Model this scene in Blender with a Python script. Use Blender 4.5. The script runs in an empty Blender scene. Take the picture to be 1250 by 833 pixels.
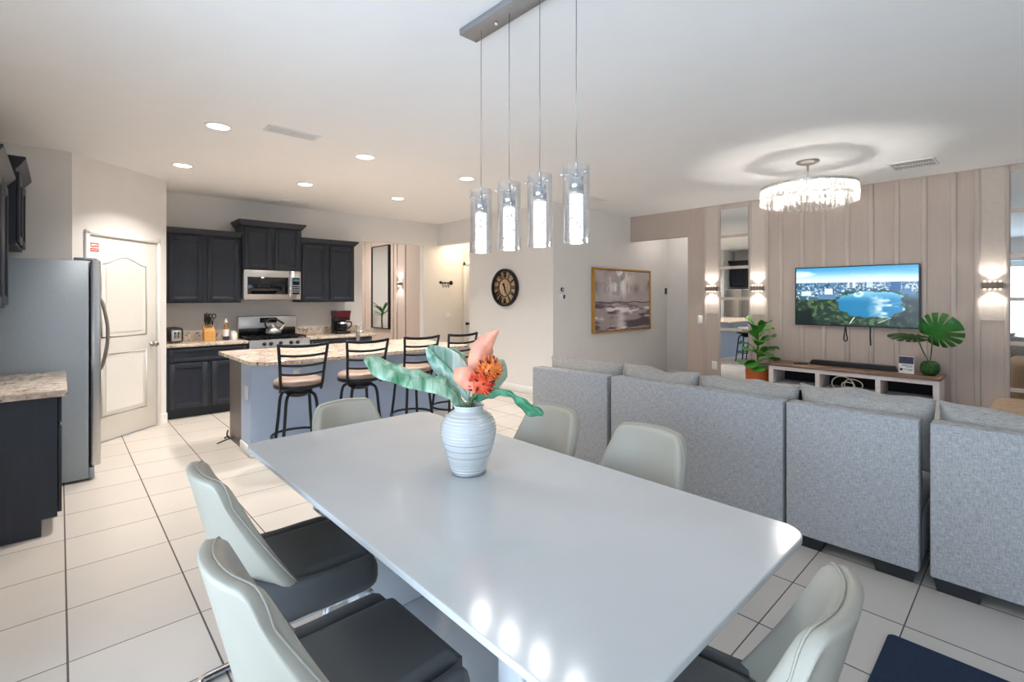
import bpy, bmesh, math, random
import numpy as np
from mathutils import Vector, Matrix
random.seed(7)
PI = math.pi
scene = bpy.context.scene
COL = scene.collection

# ------------------------------------------------------------------ materials
def lin(c):
    c = c / 255.0
    return c / 12.92 if c <= 0.04045 else ((c + 0.055) / 1.055) ** 2.4
def rgb(r, g, b): return (lin(r), lin(g), lin(b), 1.0)

def newmat(name):
    m = bpy.data.materials.new(name); m.use_nodes = True
    nt = m.node_tree
    return m, nt, nt.nodes, nt.links, nt.nodes['Principled BSDF']

def mat(name, col, rough=0.5, metal=0.0, var=0.06, vscale=6.0, bump=0.0, bscale=60.0, spec=0.5, coat=0.0, stretch=None, sheen=0.0):
    m, nt, N, L, b = newmat(name)
    b.inputs['Roughness'].default_value = rough
    b.inputs['Metallic'].default_value = metal
    b.inputs['Specular IOR Level'].default_value = spec
    b.inputs['Coat Weight'].default_value = coat
    b.inputs['Sheen Weight'].default_value = sheen
    tc = N.new('ShaderNodeTexCoord')
    mp = N.new('ShaderNodeMapping')
    if stretch: mp.inputs['Scale'].default_value = stretch
    L.new(tc.outputs['Object'], mp.inputs['Vector'])
    no = N.new('ShaderNodeTexNoise'); no.inputs['Scale'].default_value = vscale; no.inputs['Detail'].default_value = 4
    L.new(mp.outputs['Vector'], no.inputs['Vector'])
    rp = N.new('ShaderNodeValToRGB')
    c = col
    rp.color_ramp.elements[0].position = 0.3; rp.color_ramp.elements[1].position = 0.7
    rp.color_ramp.elements[0].color = (c[0]*(1-var), c[1]*(1-var), c[2]*(1-var), 1)
    rp.color_ramp.elements[1].color = (min(1, c[0]*(1+var)), min(1, c[1]*(1+var)), min(1, c[2]*(1+var)), 1)
    L.new(no.outputs['Fac'], rp.inputs['Fac'])
    L.new(rp.outputs['Color'], b.inputs['Base Color'])
    if bump > 0:
        n2 = N.new('ShaderNodeTexNoise'); n2.inputs['Scale'].default_value = bscale; n2.inputs['Detail'].default_value = 3
        L.new(mp.outputs['Vector'], n2.inputs['Vector'])
        bp = N.new('ShaderNodeBump'); bp.inputs['Strength'].default_value = bump; bp.inputs['Distance'].default_value = 0.003
        L.new(n2.outputs['Fac'], bp.inputs['Height']); L.new(bp.outputs['Normal'], b.inputs['Normal'])
    return m

def emit(name, col, strength):
    m, nt, N, L, b = newmat(name)
    b.inputs['Base Color'].default_value = (col[0] * 0.1, col[1] * 0.1, col[2] * 0.1, 1)
    b.inputs['Emission Color'].default_value = col
    b.inputs['Emission Strength'].default_value = strength
    return m

def clear_glass(name, tint=(1, 1, 1, 1), base=0.04, edge=0.75, trans=0.0):
    # thin clear glass: see-through face on, shining towards its edges
    m, nt, N, L, b = newmat(name)
    out = N['Material Output']; N.remove(b)
    t = N.new('ShaderNodeBsdfTransparent'); t.inputs['Color'].default_value = tint
    g = N.new('ShaderNodeBsdfGlossy'); g.inputs['Roughness'].default_value = 0.04
    lw = N.new('ShaderNodeLayerWeight'); lw.inputs['Blend'].default_value = 0.35
    mr = N.new('ShaderNodeMapRange'); mr.inputs['To Min'].default_value = base; mr.inputs['To Max'].default_value = edge
    L.new(lw.outputs['Facing'], mr.inputs['Value'])
    mx = N.new('ShaderNodeMixShader')
    L.new(mr.outputs['Result'], mx.inputs['Fac']); L.new(t.outputs[0], mx.inputs[1]); L.new(g.outputs[0], mx.inputs[2])
    last = mx
    if trans > 0:
        tr = N.new('ShaderNodeBsdfTranslucent'); tr.inputs['Color'].default_value = (1, 0.97, 0.92, 1)
        m2 = N.new('ShaderNodeMixShader'); m2.inputs['Fac'].default_value = trans
        L.new(mx.outputs[0], m2.inputs[1]); L.new(tr.outputs[0], m2.inputs[2]); last = m2
    L.new(last.outputs[0], out.inputs['Surface'])
    return m

def math_node(N, L, op, a, b=None):
    n = N.new('ShaderNodeMath'); n.operation = op
    for i, v in enumerate((a, b)):
        if v is None: continue
        if isinstance(v, (int, float)): n.inputs[i].default_value = v
        else: L.new(v, n.inputs[i])
    return n.outputs[0]

def tile_mat():
    m, nt, N, L, b = newmat('floor_tile')
    geo = N.new('ShaderNodeNewGeometry'); sp = N.new('ShaderNodeSeparateXYZ')
    L.new(geo.outputs['Position'], sp.inputs[0])
    def dist(sock, off, step):
        a = math_node(N, L, 'DIVIDE', math_node(N, L, 'SUBTRACT', sock, off), step)
        f = math_node(N, L, 'FRACT', a)
        f2 = math_node(N, L, 'ABSOLUTE', math_node(N, L, 'SUBTRACT', f, 0.5))
        return math_node(N, L, 'MULTIPLY', math_node(N, L, 'SUBTRACT', 0.5, f2), step), math_node(N, L, 'FLOOR', a)
    dx, ix = dist(sp.outputs['X'], 0.023, 0.4438)
    dy, iy = dist(sp.outputs['Y'], 0.384, 0.4376)
    gx = math_node(N, L, 'LESS_THAN', dx, 0.0036); gy = math_node(N, L, 'LESS_THAN', dy, 0.0027)
    g = math_node(N, L, 'MAXIMUM', gx, gy)
    cb = N.new('ShaderNodeCombineXYZ'); L.new(ix, cb.inputs[0]); L.new(iy, cb.inputs[1])
    wn = N.new('ShaderNodeTexWhiteNoise'); wn.noise_dimensions = '2D'; L.new(cb.outputs[0], wn.inputs['Vector'])
    no = N.new('ShaderNodeTexNoise'); no.inputs['Scale'].default_value = 3.0; no.inputs['Detail'].default_value = 5
    L.new(geo.outputs['Position'], no.inputs['Vector'])
    s = math_node(N, L, 'ADD', math_node(N, L, 'MULTIPLY', wn.outputs['Value'], 0.4), math_node(N, L, 'MULTIPLY', no.outputs['Fac'], 0.6))
    rp = N.new('ShaderNodeValToRGB')
    rp.color_ramp.elements[0].color = rgb(197, 188, 179); rp.color_ramp.elements[1].color = rgb(212, 204, 195)
    L.new(s, rp.inputs['Fac'])
    mx = N.new('ShaderNodeMix'); mx.data_type = 'RGBA'
    L.new(g, mx.inputs['Factor']); L.new(rp.outputs['Color'], mx.inputs['A']); mx.inputs['B'].default_value = rgb(92, 82, 76)
    L.new(mx.outputs['Result'], b.inputs['Base Color'])
    rr = N.new('ShaderNodeMapRange'); rr.inputs['To Min'].default_value = 0.28; rr.inputs['To Max'].default_value = 0.8
    L.new(g, rr.inputs['Value']); L.new(rr.outputs['Result'], b.inputs['Roughness'])
    bp = N.new('ShaderNodeBump'); bp.inputs['Strength'].default_value = 0.5; bp.inputs['Distance'].default_value = 0.002; bp.invert = True
    L.new(g, bp.inputs['Height']); L.new(bp.outputs['Normal'], b.inputs['Normal'])
    return m

def granite_mat():
    m, nt, N, L, b = newmat('granite')
    tc = N.new('ShaderNodeTexCoord')
    n1 = N.new('ShaderNodeTexNoise'); n1.inputs['Scale'].default_value = 9; n1.inputs['Detail'].default_value = 8; n1.inputs['Roughness'].default_value = 0.7
    v = N.new('ShaderNodeTexVoronoi'); v.inputs['Scale'].default_value = 55
    n3 = N.new('ShaderNodeTexNoise'); n3.inputs['Scale'].default_value = 38; n3.inputs['Detail'].default_value = 6
    for x in (n1, v, n3): L.new(tc.outputs['Object'], x.inputs['Vector'])
    r1 = N.new('ShaderNodeValToRGB'); e = r1.color_ramp.elements
    e[0].position = 0.3; e[0].color = rgb(176, 152, 132); e[1].position = 0.62; e[1].color = rgb(232, 220, 206)
    L.new(n1.outputs['Fac'], r1.inputs['Fac'])
    r2 = N.new('ShaderNodeValToRGB'); e = r2.color_ramp.elements
    e[0].position = 0.35; e[0].color = (0, 0, 0, 1); e[1].position = 0.42; e[1].color = (1, 1, 1, 1)
    L.new(n3.outputs['Fac'], r2.inputs['Fac'])
    mx = N.new('ShaderNodeMix'); mx.data_type = 'RGBA'
    L.new(r2.outputs['Color'], mx.inputs['Factor']); mx.inputs['A'].default_value = rgb(112, 98, 90); L.new(r1.outputs['Color'], mx.inputs['B'])
    r3 = N.new('ShaderNodeValToRGB'); e = r3.color_ramp.elements
    e[0].position = 0.0; e[0].color = rgb(215, 205, 196); e[1].position = 1.0; e[1].color = (1, 1, 1, 1)
    L.new(v.outputs['Color'], r3.inputs['Fac'])
    m2 = N.new('ShaderNodeMix'); m2.data_type = 'RGBA'; m2.blend_type = 'MULTIPLY'; m2.inputs['Factor'].default_value = 0.8
    L.new(mx.outputs['Result'], m2.inputs['A']); L.new(r3.outputs['Color'], m2.inputs['B'])
    L.new(m2.outputs['Result'], b.inputs['Base Color'])
    b.inputs['Roughness'].default_value = 0.16
    return m

def fabric_mat(name, c1, c2, scale=260):
    m, nt, N, L, b = newmat(name)
    tc = N.new('ShaderNodeTexCoord')
    outs = []
    for st in ((1, 1, 0.12), (0.12, 0.12, 1)):
        mp = N.new('ShaderNodeMapping'); mp.inputs['Scale'].default_value = st
        L.new(tc.outputs['Object'], mp.inputs['Vector'])
        n = N.new('ShaderNodeTexNoise'); n.inputs['Scale'].default_value = scale; n.inputs['Detail'].default_value = 4; n.inputs['Roughness'].default_value = 0.7
        L.new(mp.outputs['Vector'], n.inputs['Vector']); outs.append(n.outputs['Fac'])
    s = math_node(N, L, 'MULTIPLY', math_node(N, L, 'ADD', outs[0], outs[1]), 0.5)
    rp = N.new('ShaderNodeValToRGB'); e = rp.color_ramp.elements
    e[0].position = 0.38; e[0].color = c1; e[1].position = 0.62; e[1].color = c2
    L.new(s, rp.inputs['Fac']); L.new(rp.outputs['Color'], b.inputs['Base Color'])
    b.inputs['Roughness'].default_value = 0.95; b.inputs['Specular IOR Level'].default_value = 0.15
    bp = N.new('ShaderNodeBump'); bp.inputs['Strength'].default_value = 0.35; bp.inputs['Distance'].default_value = 0.002
    L.new(s, bp.inputs['Height']); L.new(bp.outputs['Normal'], b.inputs['Normal'])
    return m

def wood_mat(name, c1, c2, axis=1, rough=0.5):
    m, nt, N, L, b = newmat(name)
    tc = N.new('ShaderNodeTexCoord'); mp = N.new('ShaderNodeMapping')
    sc = [14, 14, 14]; sc[axis] = 0.9; mp.inputs['Scale'].default_value = sc
    L.new(tc.outputs['Object'], mp.inputs['Vector'])
    n = N.new('ShaderNodeTexNoise'); n.inputs['Scale'].default_value = 2.2; n.inputs['Detail'].default_value = 6; n.inputs['Distortion'].default_value = 0.6
    L.new(mp.outputs['Vector'], n.inputs['Vector'])
    rp = N.new('ShaderNodeValToRGB'); e = rp.color_ramp.elements
    e[0].position = 0.3; e[0].color = c1; e[1].position = 0.7; e[1].color = c2
    L.new(n.outputs['Fac'], rp.inputs['Fac']); L.new(rp.outputs['Color'], b.inputs['Base Color'])
    b.inputs['Roughness'].default_value = rough
    return m

def attr_mat(name, strength, rough=0.5):
    m, nt, N, L, b = newmat(name)
    a = N.new('ShaderNodeAttribute'); a.attribute_name = 'picture'
    L.new(a.outputs['Color'], b.inputs['Base Color'])
    b.inputs['Roughness'].default_value = rough
    if strength > 0:
        b.inputs['Base Color'].default_value = (0.01, 0.01, 0.01, 1)
        for l in list(b.inputs['Base Color'].links): L.remove(l)
        L.new(a.outputs['Color'], b.inputs['Emission Color']); b.inputs['Emission Strength'].default_value = strength
    return m

M = {}
M['wall'] = mat('wall_paint', rgb(231, 228, 225), 0.85, var=0.012, bump=0.05, bscale=180)
M['cream'] = mat('cream_paint', rgb(234, 222, 200), 0.85, var=0.012)
M['ceiling'] = mat('ceiling_paint', rgb(247, 247, 247), 0.9, var=0.008, bump=0.08, bscale=120)
M['taupe'] = mat('taupe_panel', rgb(192, 176, 165), 0.6, var=0.03, vscale=40, stretch=(1, 1, 0.05), bump=0.04, bscale=300)
M['taupe_trim'] = mat('taupe_trim', rgb(200, 185, 175), 0.5, var=0.02)
M['texture_panel'] = mat('textured_panel', rgb(206, 193, 181), 0.7, var=0.05, vscale=30, stretch=(1, 1, 3), bump=0.6, bscale=45)
M['white_trim'] = mat('white_trim', rgb(236, 234, 231), 0.45, var=0.01)
M['door_white'] = mat('door_white', rgb(232, 228, 222), 0.4, var=0.01)
M['tile'] = tile_mat()
M['granite'] = granite_mat()
M['espresso'] = mat('espresso_daylight_tint', rgb(33, 38, 49), 0.42, var=0.15, vscale=8, stretch=(3, 3, 0.4))  # blue of reflected daylight put into the dark wood colour
M['end_panel'] = mat('brown_end_panel', rgb(72, 59, 54), 0.35, var=0.1, vscale=8, stretch=(3, 3, 0.4))
M['steel'] = mat('stainless_steel', rgb(196, 194, 192), 0.3, 0.95, var=0.04, vscale=30, stretch=(0.05, 0.05, 4))
M['fridge_side'] = mat('grey_fridge_side', rgb(146, 156, 165), 0.42, 0.2, var=0.03, vscale=60)
M['chrome'] = mat('chrome', rgb(225, 226, 228), 0.08, 1.0, var=0.01)
M['nickel'] = mat('brushed_nickel', rgb(170, 166, 160), 0.28, 1.0, var=0.03)
M['grey_metal'] = mat('grey_brushed_plate', rgb(160, 161, 164), 0.4, 0.5, var=0.04, vscale=30)
M['black_metal'] = mat('black_metal', rgb(28, 28, 32), 0.4, 0.4, var=0.08)
M['black_plastic'] = mat('black_plastic', rgb(22, 22, 24), 0.35, var=0.1)
M['black_glass'] = mat('black_glass', rgb(12, 15, 20), 0.05, var=0.1)
M['dark_gap'] = mat('dark_recess', rgb(16, 15, 16), 0.8, var=0.1)
M['leather'] = mat('pale_leather', rgb(168, 162, 149), 0.42, var=0.03, vscale=3, bump=0.12, bscale=240)
M['seat_leather'] = mat('grey_leather', rgb(92, 93, 94), 0.5, var=0.05, vscale=4, bump=0.12, bscale=240)
M['sofa'] = fabric_mat('grey_woven_fabric', rgb(140, 140, 142), rgb(200, 199, 199))
M['sofa_cushion'] = fabric_mat('grey_cushion_fabric', rgb(150, 145, 139), rgb(190, 185, 179), 220)
M['tan_fabric'] = fabric_mat('tan_fabric', rgb(164, 138, 112), rgb(196, 170, 144), 200)
M['table_white'] = mat('white_gloss_top', rgb(197, 197, 196), 0.15, var=0.05, vscale=2.2, coat=0.0)  # faint mottling in the colour stands in for light streaks
M['white_gloss'] = mat('white_gloss_frame', rgb(226, 228, 232), 0.25, var=0.02)
M['island_daylight_blue'] = mat('island_daylight_blue', rgb(182, 199, 224), 0.7, var=0.015)  # white panels; the blue of daylight is painted into the colour
M['vase'] = mat('pale_blue_ceramic', rgb(206, 206, 205), 0.2, var=0.05, vscale=5, stretch=(0.3, 0.3, 6), coat=0.5)
M['leaf'] = wood_mat('silvery_green_leaf', rgb(44, 124, 78), rgb(188, 214, 188), 2, 0.28)
M['leaf_striped'] = wood_mat('striped_leaf', rgb(30, 112, 78), rgb(214, 232, 222), 2, 0.3)
M['leaf_emerald'] = wood_mat('emerald_leaf', rgb(26, 104, 66), rgb(112, 178, 140), 0, 0.3)
M['leaf_pale'] = mat('pale_green_leaf', rgb(198, 216, 190), 0.4, var=0.25, vscale=14)
M['leaf_dark'] = mat('dark_green_leaf', rgb(42, 112, 40), 0.4, var=0.35, vscale=14)
M['fig_leaf'] = mat('fig_green_leaf', rgb(70, 140, 44), 0.35, var=0.45, vscale=8)
M['stem'] = mat('brown_green_stem', rgb(92, 98, 60), 0.7, var=0.15)
M['petal'] = mat('peach_petal', rgb(240, 160, 132), 0.55, var=0.2, vscale=20)
M['flower_red'] = mat('orange_red_filament', rgb(236, 92, 56), 0.6, var=0.3, vscale=40)
M['flower_orange'] = mat('orange_filament', rgb(250, 134, 62), 0.6, var=0.25, vscale=40)
M['flower_tip'] = mat('dark_stamen', rgb(96, 22, 34), 0.6, var=0.2)
M['terracotta'] = mat('orange_planter', rgb(204, 104, 50), 0.55, var=0.06)
M['soil'] = mat('dark_soil', rgb(40, 30, 24), 0.95, var=0.3, vscale=60)
M['moss'] = mat('moss', rgb(48, 84, 40), 0.95, var=0.5, vscale=60, bump=0.9, bscale=90)
M['walnut'] = wood_mat('walnut_plank', rgb(96, 72, 58), rgb(160, 126, 104), 1)
M['whitewash'] = wood_mat('whitewashed_wood', rgb(206, 200, 198), rgb(226, 221, 220), 1)
M['gold'] = mat('gold_frame', rgb(200, 152, 78), 0.4, 0.5, var=0.06)
M['clock_wood'] = wood_mat('clock_face_wood', rgb(186, 150, 112), rgb(226, 196, 160), 2)
M['knife_wood'] = wood_mat('knife_block_wood', rgb(206, 146, 78), rgb(232, 180, 110), 2)
M['seat_beige'] = mat('beige_vinyl', rgb(140, 118, 104), 0.4, var=0.04, vscale=6)
M['mat_navy'] = mat('navy_mat', rgb(26, 42, 66), 0.95, var=0.25, vscale=120, bump=0.6, bscale=400)
M['mirror'] = mat('mirror_glass', rgb(226, 230, 230), 0.01, 1.0, var=0.003)
M['glass'] = clear_glass('clear_glass')
M['window_glass'] = clear_glass('window_glass', base=0.03, edge=0.5)
M['crystal'] = clear_glass('crystal_prism', base=0.06, edge=0.5, trans=0.22)
M['bubble_lit'] = emit('lit_bubble_glass', (0.95, 0.98, 1.0, 1), 0.44)
M['bulb'] = emit('lit_bulb', (1.0, 0.95, 0.88, 1), 30.0)
M['downlight'] = emit('lit_downlight', (1.0, 0.96, 0.9, 1), 3.0)
M['sconce_lit'] = emit('lit_sconce_bead', (1.0, 0.88, 0.7, 1), 5.0)
M['display'] = emit('clock_display', (0.05, 0.2, 0.32, 1), 0.25)
M['bronze'] = mat('bronze_sconce', rgb(146, 128, 116), 0.5, 0.1)
M['bubble'] = mat('air_bubble', rgb(150, 158, 162), 0.2, 0.3)
M['duct'] = mat('grey_duct', rgb(176, 176, 176), 0.8)
M['frosted'] = clear_glass('frosted_dimming_plate', base=0.45, edge=0.6, trans=0.55)  # for the added plate that dims the chandelier's upward light
M['red_paint'] = mat('red_print', rgb(214, 62, 44), 0.5, var=0.04)
M['paper'] = mat('white_paper', rgb(240, 238, 236), 0.6, var=0.01)
M['print_dark'] = mat('dark_print', rgb(54, 60, 82), 0.6, var=0.5, vscale=30)
M['white_plastic'] = mat('white_plastic', rgb(240, 240, 238), 0.4, var=0.01)
M['red_gloss'] = mat('dark_red_plastic', rgb(92, 18, 26), 0.25, var=0.05)
M['amber'] = mat('amber_bottle', rgb(176, 120, 60), 0.2, var=0.1)
M['white_cable'] = mat('white_cable', rgb(226, 220, 196), 0.5, var=0.02)
M['screen'] = attr_mat('lit_screen', 0.62, 0.2)
M['canvas'] = attr_mat('painted_canvas', 0.0, 0.75)
M['outside_green'] = mat('garden_green', rgb(120, 150, 100), 0.9, var=0.4, vscale=2)

# ------------------------------------------------------------------ mesh helpers
def nb(): return bmesh.new()

def merge(bm, o, mi=0, mtx=None):
    if mtx is not None: bmesh.ops.transform(o, matrix=mtx, verts=o.verts)
    mp = {}
    for v in o.verts: mp[v] = bm.verts.new(v.co)
    for f in o.faces:
        try:
            nf = bm.faces.new([mp[v] for v in f.verts]); nf.material_index = mi; nf.smooth = f.smooth
        except ValueError: pass
    o.free()

def box(bm, x0, x1, y0, y1, z0, z1, bev=0.0, seg=2, mi=0, mtx=None):
    o = bmesh.new(); bmesh.ops.create_cube(o, size=1)
    for v in o.verts:
        v.co = Vector(((x0 + x1) / 2 + v.co.x * (x1 - x0), (y0 + y1) / 2 + v.co.y * (y1 - y0), (z0 + z1) / 2 + v.co.z * (z1 - z0)))
    if bev > 0:
        bmesh.ops.bevel(o, geom=list(o.edges), offset=bev, segments=seg, profile=0.5, affect='EDGES')
        for f in o.faces: f.smooth = True
    merge(bm, o, mi, mtx); return bm

def lathe(bm, prof, c=(0, 0, 0), n=32, mi=0, mtx=None, smooth=True, cap=True):
    o = bmesh.new(); rings = []
    for r, z in prof:
        rings.append([o.verts.new((c[0] + r * math.cos(2 * PI * i / n), c[1] + r * math.sin(2 * PI * i / n), c[2] + z)) for i in range(n)])
    for a, b in zip(rings, rings[1:]):
        for i in range(n):
            f = o.faces.new((a[i], a[(i + 1) % n], b[(i + 1) % n], b[i])); f.smooth = smooth
    if cap:
        if prof[0][0] > 1e-5: o.faces.new(list(reversed(rings[0])))
        if prof[-1][0] > 1e-5: o.faces.new(rings[-1])
    bmesh.ops.recalc_face_normals(o, faces=o.faces)
    merge(bm, o, mi, mtx); return bm

def cyl(bm, c, r, h, axis='z', n=24, mi=0, r2=None):
    # c = centre of its start face, h along +axis
    rot = {'z': Matrix.Identity(4), 'x': Matrix.Rotation(PI / 2, 4, 'Y'), 'y': Matrix.Rotation(-PI / 2, 4, 'X')}[axis]
    return lathe(bm, [(r, 0), (r if r2 is None else r2, h)], n=n, mi=mi, mtx=Matrix.Translation(c) @ rot)

def ball(bm, c, r, mi=0, s=(1, 1, 1), u=20, v=12):
    o = bmesh.new(); bmesh.ops.create_uvsphere(o, u_segments=u, v_segments=v, radius=r)
    for f in o.faces: f.smooth = True
    merge(bm, o, mi, Matrix.Translation(c) @ Matrix.Diagonal((s[0], s[1], s[2], 1))); return bm

def spline(pts, n=8, closed=False):
    P = [Vector(p) for p in pts]; out = []
    m = len(P); segs = m if closed else m - 1
    for i in range(segs):
        g = (lambda k: P[k % m]) if closed else (lambda k: P[max(0, min(m - 1, k))])
        p0, p1, p2, p3 = g(i - 1), g(i), g(i + 1), g(i + 2)
        for k in range(n):
            t = k / n
            out.append(0.5 * ((2 * p1) + (-p0 + p2) * t + (2 * p0 - 5 * p1 + 4 * p2 - p3) * t * t + (-p0 + 3 * p1 - 3 * p2 + p3) * t ** 3))
    if not closed: out.append(P[-1])
    return out

def tube(bm, pts, r, n=10, mi=0, closed=False, flat=1.0):
    P = [Vector(p) for p in pts]; o = bmesh.new(); rings = []
    m = len(P); up = Vector((0, 0, 1)); prev = None
    for i, p in enumerate(P):
        a = P[(i - 1) % m] if (closed or i > 0) else P[0]
        b = P[(i + 1) % m] if (closed or i < m - 1) else P[-1]
        t = (b - a).normalized()
        if prev is None:
            ref = up if abs(t.z) < 0.9 else Vector((1, 0, 0))
            nrm = (ref - t * ref.dot(t)).normalized()
        else:
            nrm = (prev - t * prev.dot(t))
            nrm = nrm.normalized() if nrm.length > 1e-6 else Vector((1, 0, 0))
        prev = nrm; bi = t.cross(nrm)
        rr = r[i] if isinstance(r, (list, tuple)) else r
        rings.append([o.verts.new(p + (nrm * math.cos(2 * PI * k / n) + bi * math.sin(2 * PI * k / n) * flat) * rr) for k in range(n)])
    for i in range(m if closed else m - 1):
        a, b = rings[i], rings[(i + 1) % m]
        for k in range(n):
            f = o.faces.new((a[k], a[(k + 1) % n], b[(k + 1) % n], b[k])); f.smooth = True
    if not closed:
        o.faces.new(list(reversed(rings[0]))); o.faces.new(rings[-1])
    bmesh.ops.recalc_face_normals(o, faces=o.faces)
    merge(bm, o, mi); return bm

def prism(bm, poly, a, b, axis='z', mi=0, bev=0.0, mtx=None):
    # polygon extruded from a to b along axis; poly gives the other two coordinates in x,y,z order
    def pt(p, h):
        return {'z': (p[0], p[1], h), 'y': (p[0], h, p[1]), 'x': (h, p[0], p[1])}[axis]
    o = bmesh.new()
    v0 = [o.verts.new(pt(p, a)) for p in poly]; v1 = [o.verts.new(pt(p, b)) for p in poly]
    n = len(poly)
    o.faces.new(v0); o.faces.new(list(reversed(v1)))
    for i in range(n): o.faces.new((v0[i], v1[i], v1[(i + 1) % n], v0[(i + 1) % n]))
    bmesh.ops.recalc_face_normals(o, faces=o.faces)
    if bev > 0:
        bmesh.ops.bevel(o, geom=list(o.edges), offset=bev, segments=2, profile=0.5, affect='EDGES')
    merge(bm, o, mi, mtx); return bm

def grid(bm, fn, nu, nv, mi=0, smooth=True):
    V = [[bm.verts.new(fn(i / nu, j / nv)) for j in range(nv + 1)] for i in range(nu + 1)]
    for i in range(nu):
        for j in range(nv):
            f = bm.faces.new((V[i][j], V[i + 1][j], V[i + 1][j + 1], V[i][j + 1])); f.material_index = mi; f.smooth = smooth
    return V

def shell(bm, front, back, nu, nv, mi=0):
    # closed body between two grids
    A = grid(bm, front, nu, nv, mi); B = grid(bm, back, nu, nv, mi)
    bd = [(i, 0) for i in range(nu)] + [(nu, j) for j in range(nv)] + [(i, nv) for i in range(nu, 0, -1)] + [(0, j) for j in range(nv, 0, -1)]
    for (i, j), (k, l) in zip(bd, bd[1:] + bd[:1]):
        f = bm.faces.new((A[i][j], B[i][j], B[k][l], A[k][l])); f.smooth = True; f.material_index = mi
    bmesh.ops.recalc_face_normals(bm, faces=bm.faces)
    return bm

def pillow(bm, c, sx, sy, sz, e=0.42, nu=28, nv=18, mtx=None, mi=0, wob=0.0, seed=0):
    # puffy box: super-ellipsoid
    o = bmesh.new(); rnd = random.Random(seed)
    ph = [rnd.uniform(0, 6.28) for _ in range(6)]
    sg = lambda a, p: math.copysign(abs(a) ** p, a)
    rings = []
    for j in range(1, nv):
        t = -PI / 2 + PI * j / nv; ring = []
        for i in range(nu):
            a = 2 * PI * i / nu
            x = sg(math.cos(t), e) * sg(math.cos(a), e); y = sg(math.cos(t), e) * sg(math.sin(a), e); z = sg(math.sin(t), e)
            k = 1 + wob * (math.sin(3 * y + ph[0]) * math.cos(2.3 * z + ph[1]) + 0.6 * math.sin(5 * y + ph[2] + 2 * z))
            ring.append(o.verts.new((sx * x * k, sy * y, sz * z * (1 + 0.5 * wob * math.sin(4 * y + ph[3])))))
        rings.append(ring)
    b = o.verts.new((0, 0, -sz)); tp = o.verts.new((0, 0, sz))
    for A, B in zip(rings, rings[1:]):
        for i in range(nu): o.faces.new((A[i], A[(i + 1) % nu], B[(i + 1) % nu], B[i]))
    for i in range(nu):
        o.faces.new((b, rings[0][(i + 1) % nu], rings[0][i])); o.faces.new((tp, rings[-1][i], rings[-1][(i + 1) % nu]))
    for f in o.faces: f.smooth = True
    bmesh.ops.recalc_face_normals(o, faces=o.faces)
    merge(bm, o, mi, Matrix.Translation(c) @ (mtx or Matrix.Identity(4))); return bm

def blade(bm, line, side, widths, cup=0.0, ruffle=0.0, rf=9.0, mi=0, nacross=8, droop=0.0, thick=0.0012):
    # a leaf: centre line, a sideways direction, half-widths along it
    P = spline(line, 6); n = len(P) - 1
    S = Vector(side).normalized()
    def wd(t):
        x = t * (len(widths) - 1); i = min(int(x), len(widths) - 2); return widths[i] * (1 - (x - i)) + widths[i + 1] * (x - i)
    def fn(sign):
        def f(u, v):
            i = int(round(u * n)); p = P[i]
            t = (P[min(n, i + 1)] - P[max(0, i - 1)]).normalized()
            s = (S - t * S.dot(t)).normalized(); nr = t.cross(s)
            w = (v - 0.5) * 2
            return p + s * w * wd(u) + nr * (cup * abs(w) ** 1.5 * wd(u) + ruffle * abs(w) * math.sin(rf * 2 * PI * u + (1.2 if w > 0 else 0)) + sign * thick)
        return f
    shell(bm, fn(1), fn(-1), n, nacross, mi)
    return bm

def obj(name, bm, m, parent=None, loc=None, world=False, autosmooth=True):
    me = bpy.data.meshes.new(name)
    off = Vector((0, 0, 0))
    if loc is not None: off = Vector(loc)
    elif world and parent is not None:
        r = parent
        while r.parent: r = r.parent
        off = r.location.copy()
    if off.length > 0: bmesh.ops.translate(bm, vec=-off, verts=bm.verts)
    bm.to_mesh(me); bm.free()
    for x in (m if isinstance(m, (list, tuple)) else [m]): me.materials.append(x)
    o = bpy.data.objects.new(name, me); COL.objects.link(o)
    if loc is not None: o.location = loc
    if parent is not None: o.parent = parent
    return o

def thing(name, label, cat, loc=(0, 0, 0), rz=0.0, group=None):
    o = bpy.data.objects.new(name, None); COL.objects.link(o); o.empty_display_size = 0.05
    o.location = loc; o.rotation_euler = (0, 0, rz); o['label'] = label; o['category'] = cat
    if group: o['group'] = group
    return o

def tag(o, label, cat, group=None):
    o['label'] = label; o['category'] = cat
    if group: o['group'] = group
    return o

def struct(name, bm, m, parent=None):
    o = obj(name, bm, m, parent)
    if parent is None: o['kind'] = 'structure'
    return o

def dup(root, loc, rz=0.0, label=None, group=None):
    r = root.copy(); COL.objects.link(r); r.location = loc; r.rotation_euler = (0, 0, rz)
    if label: r['label'] = label
    if group: r['group'] = group
    for ch in list(root.children):
        c = ch.copy(); COL.objects.link(c); c.parent = r
        for g in list(ch.children):
            d = g.copy(); COL.objects.link(d); d.parent = c
    return r

# ------------------------------------------------------------------ dimensions (metres)
HC = 2.755                      # ceiling
YB, XW, YP, XT = 7.41, 5.05, 4.58, 6.96   # kitchen wall, clock wall, painting wall, television wall
XL, YR = -0.62, -2.6            # left wall, rear wall

# ------------------------------------------------------------------ the setting
struct('floor', box(nb(), -0.8, 8.4, -2.8, 11.2, -0.1, 0), M['tile'])
struct('ceiling', box(nb(), -0.8, 8.4, -2.8, 11.2, HC, HC + 0.1), M['ceiling'])

b = nb()
box(b, 0.77, 3.584, YB, YB + 0.12, 0, HC); box(b, 4.745, 5.62, YB, YB + 0.12, 0, HC); box(b, 3.584, 4.745, YB, YB + 0.12, 2.35, HC)
struct('wall_back', b, M['wall'])
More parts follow.
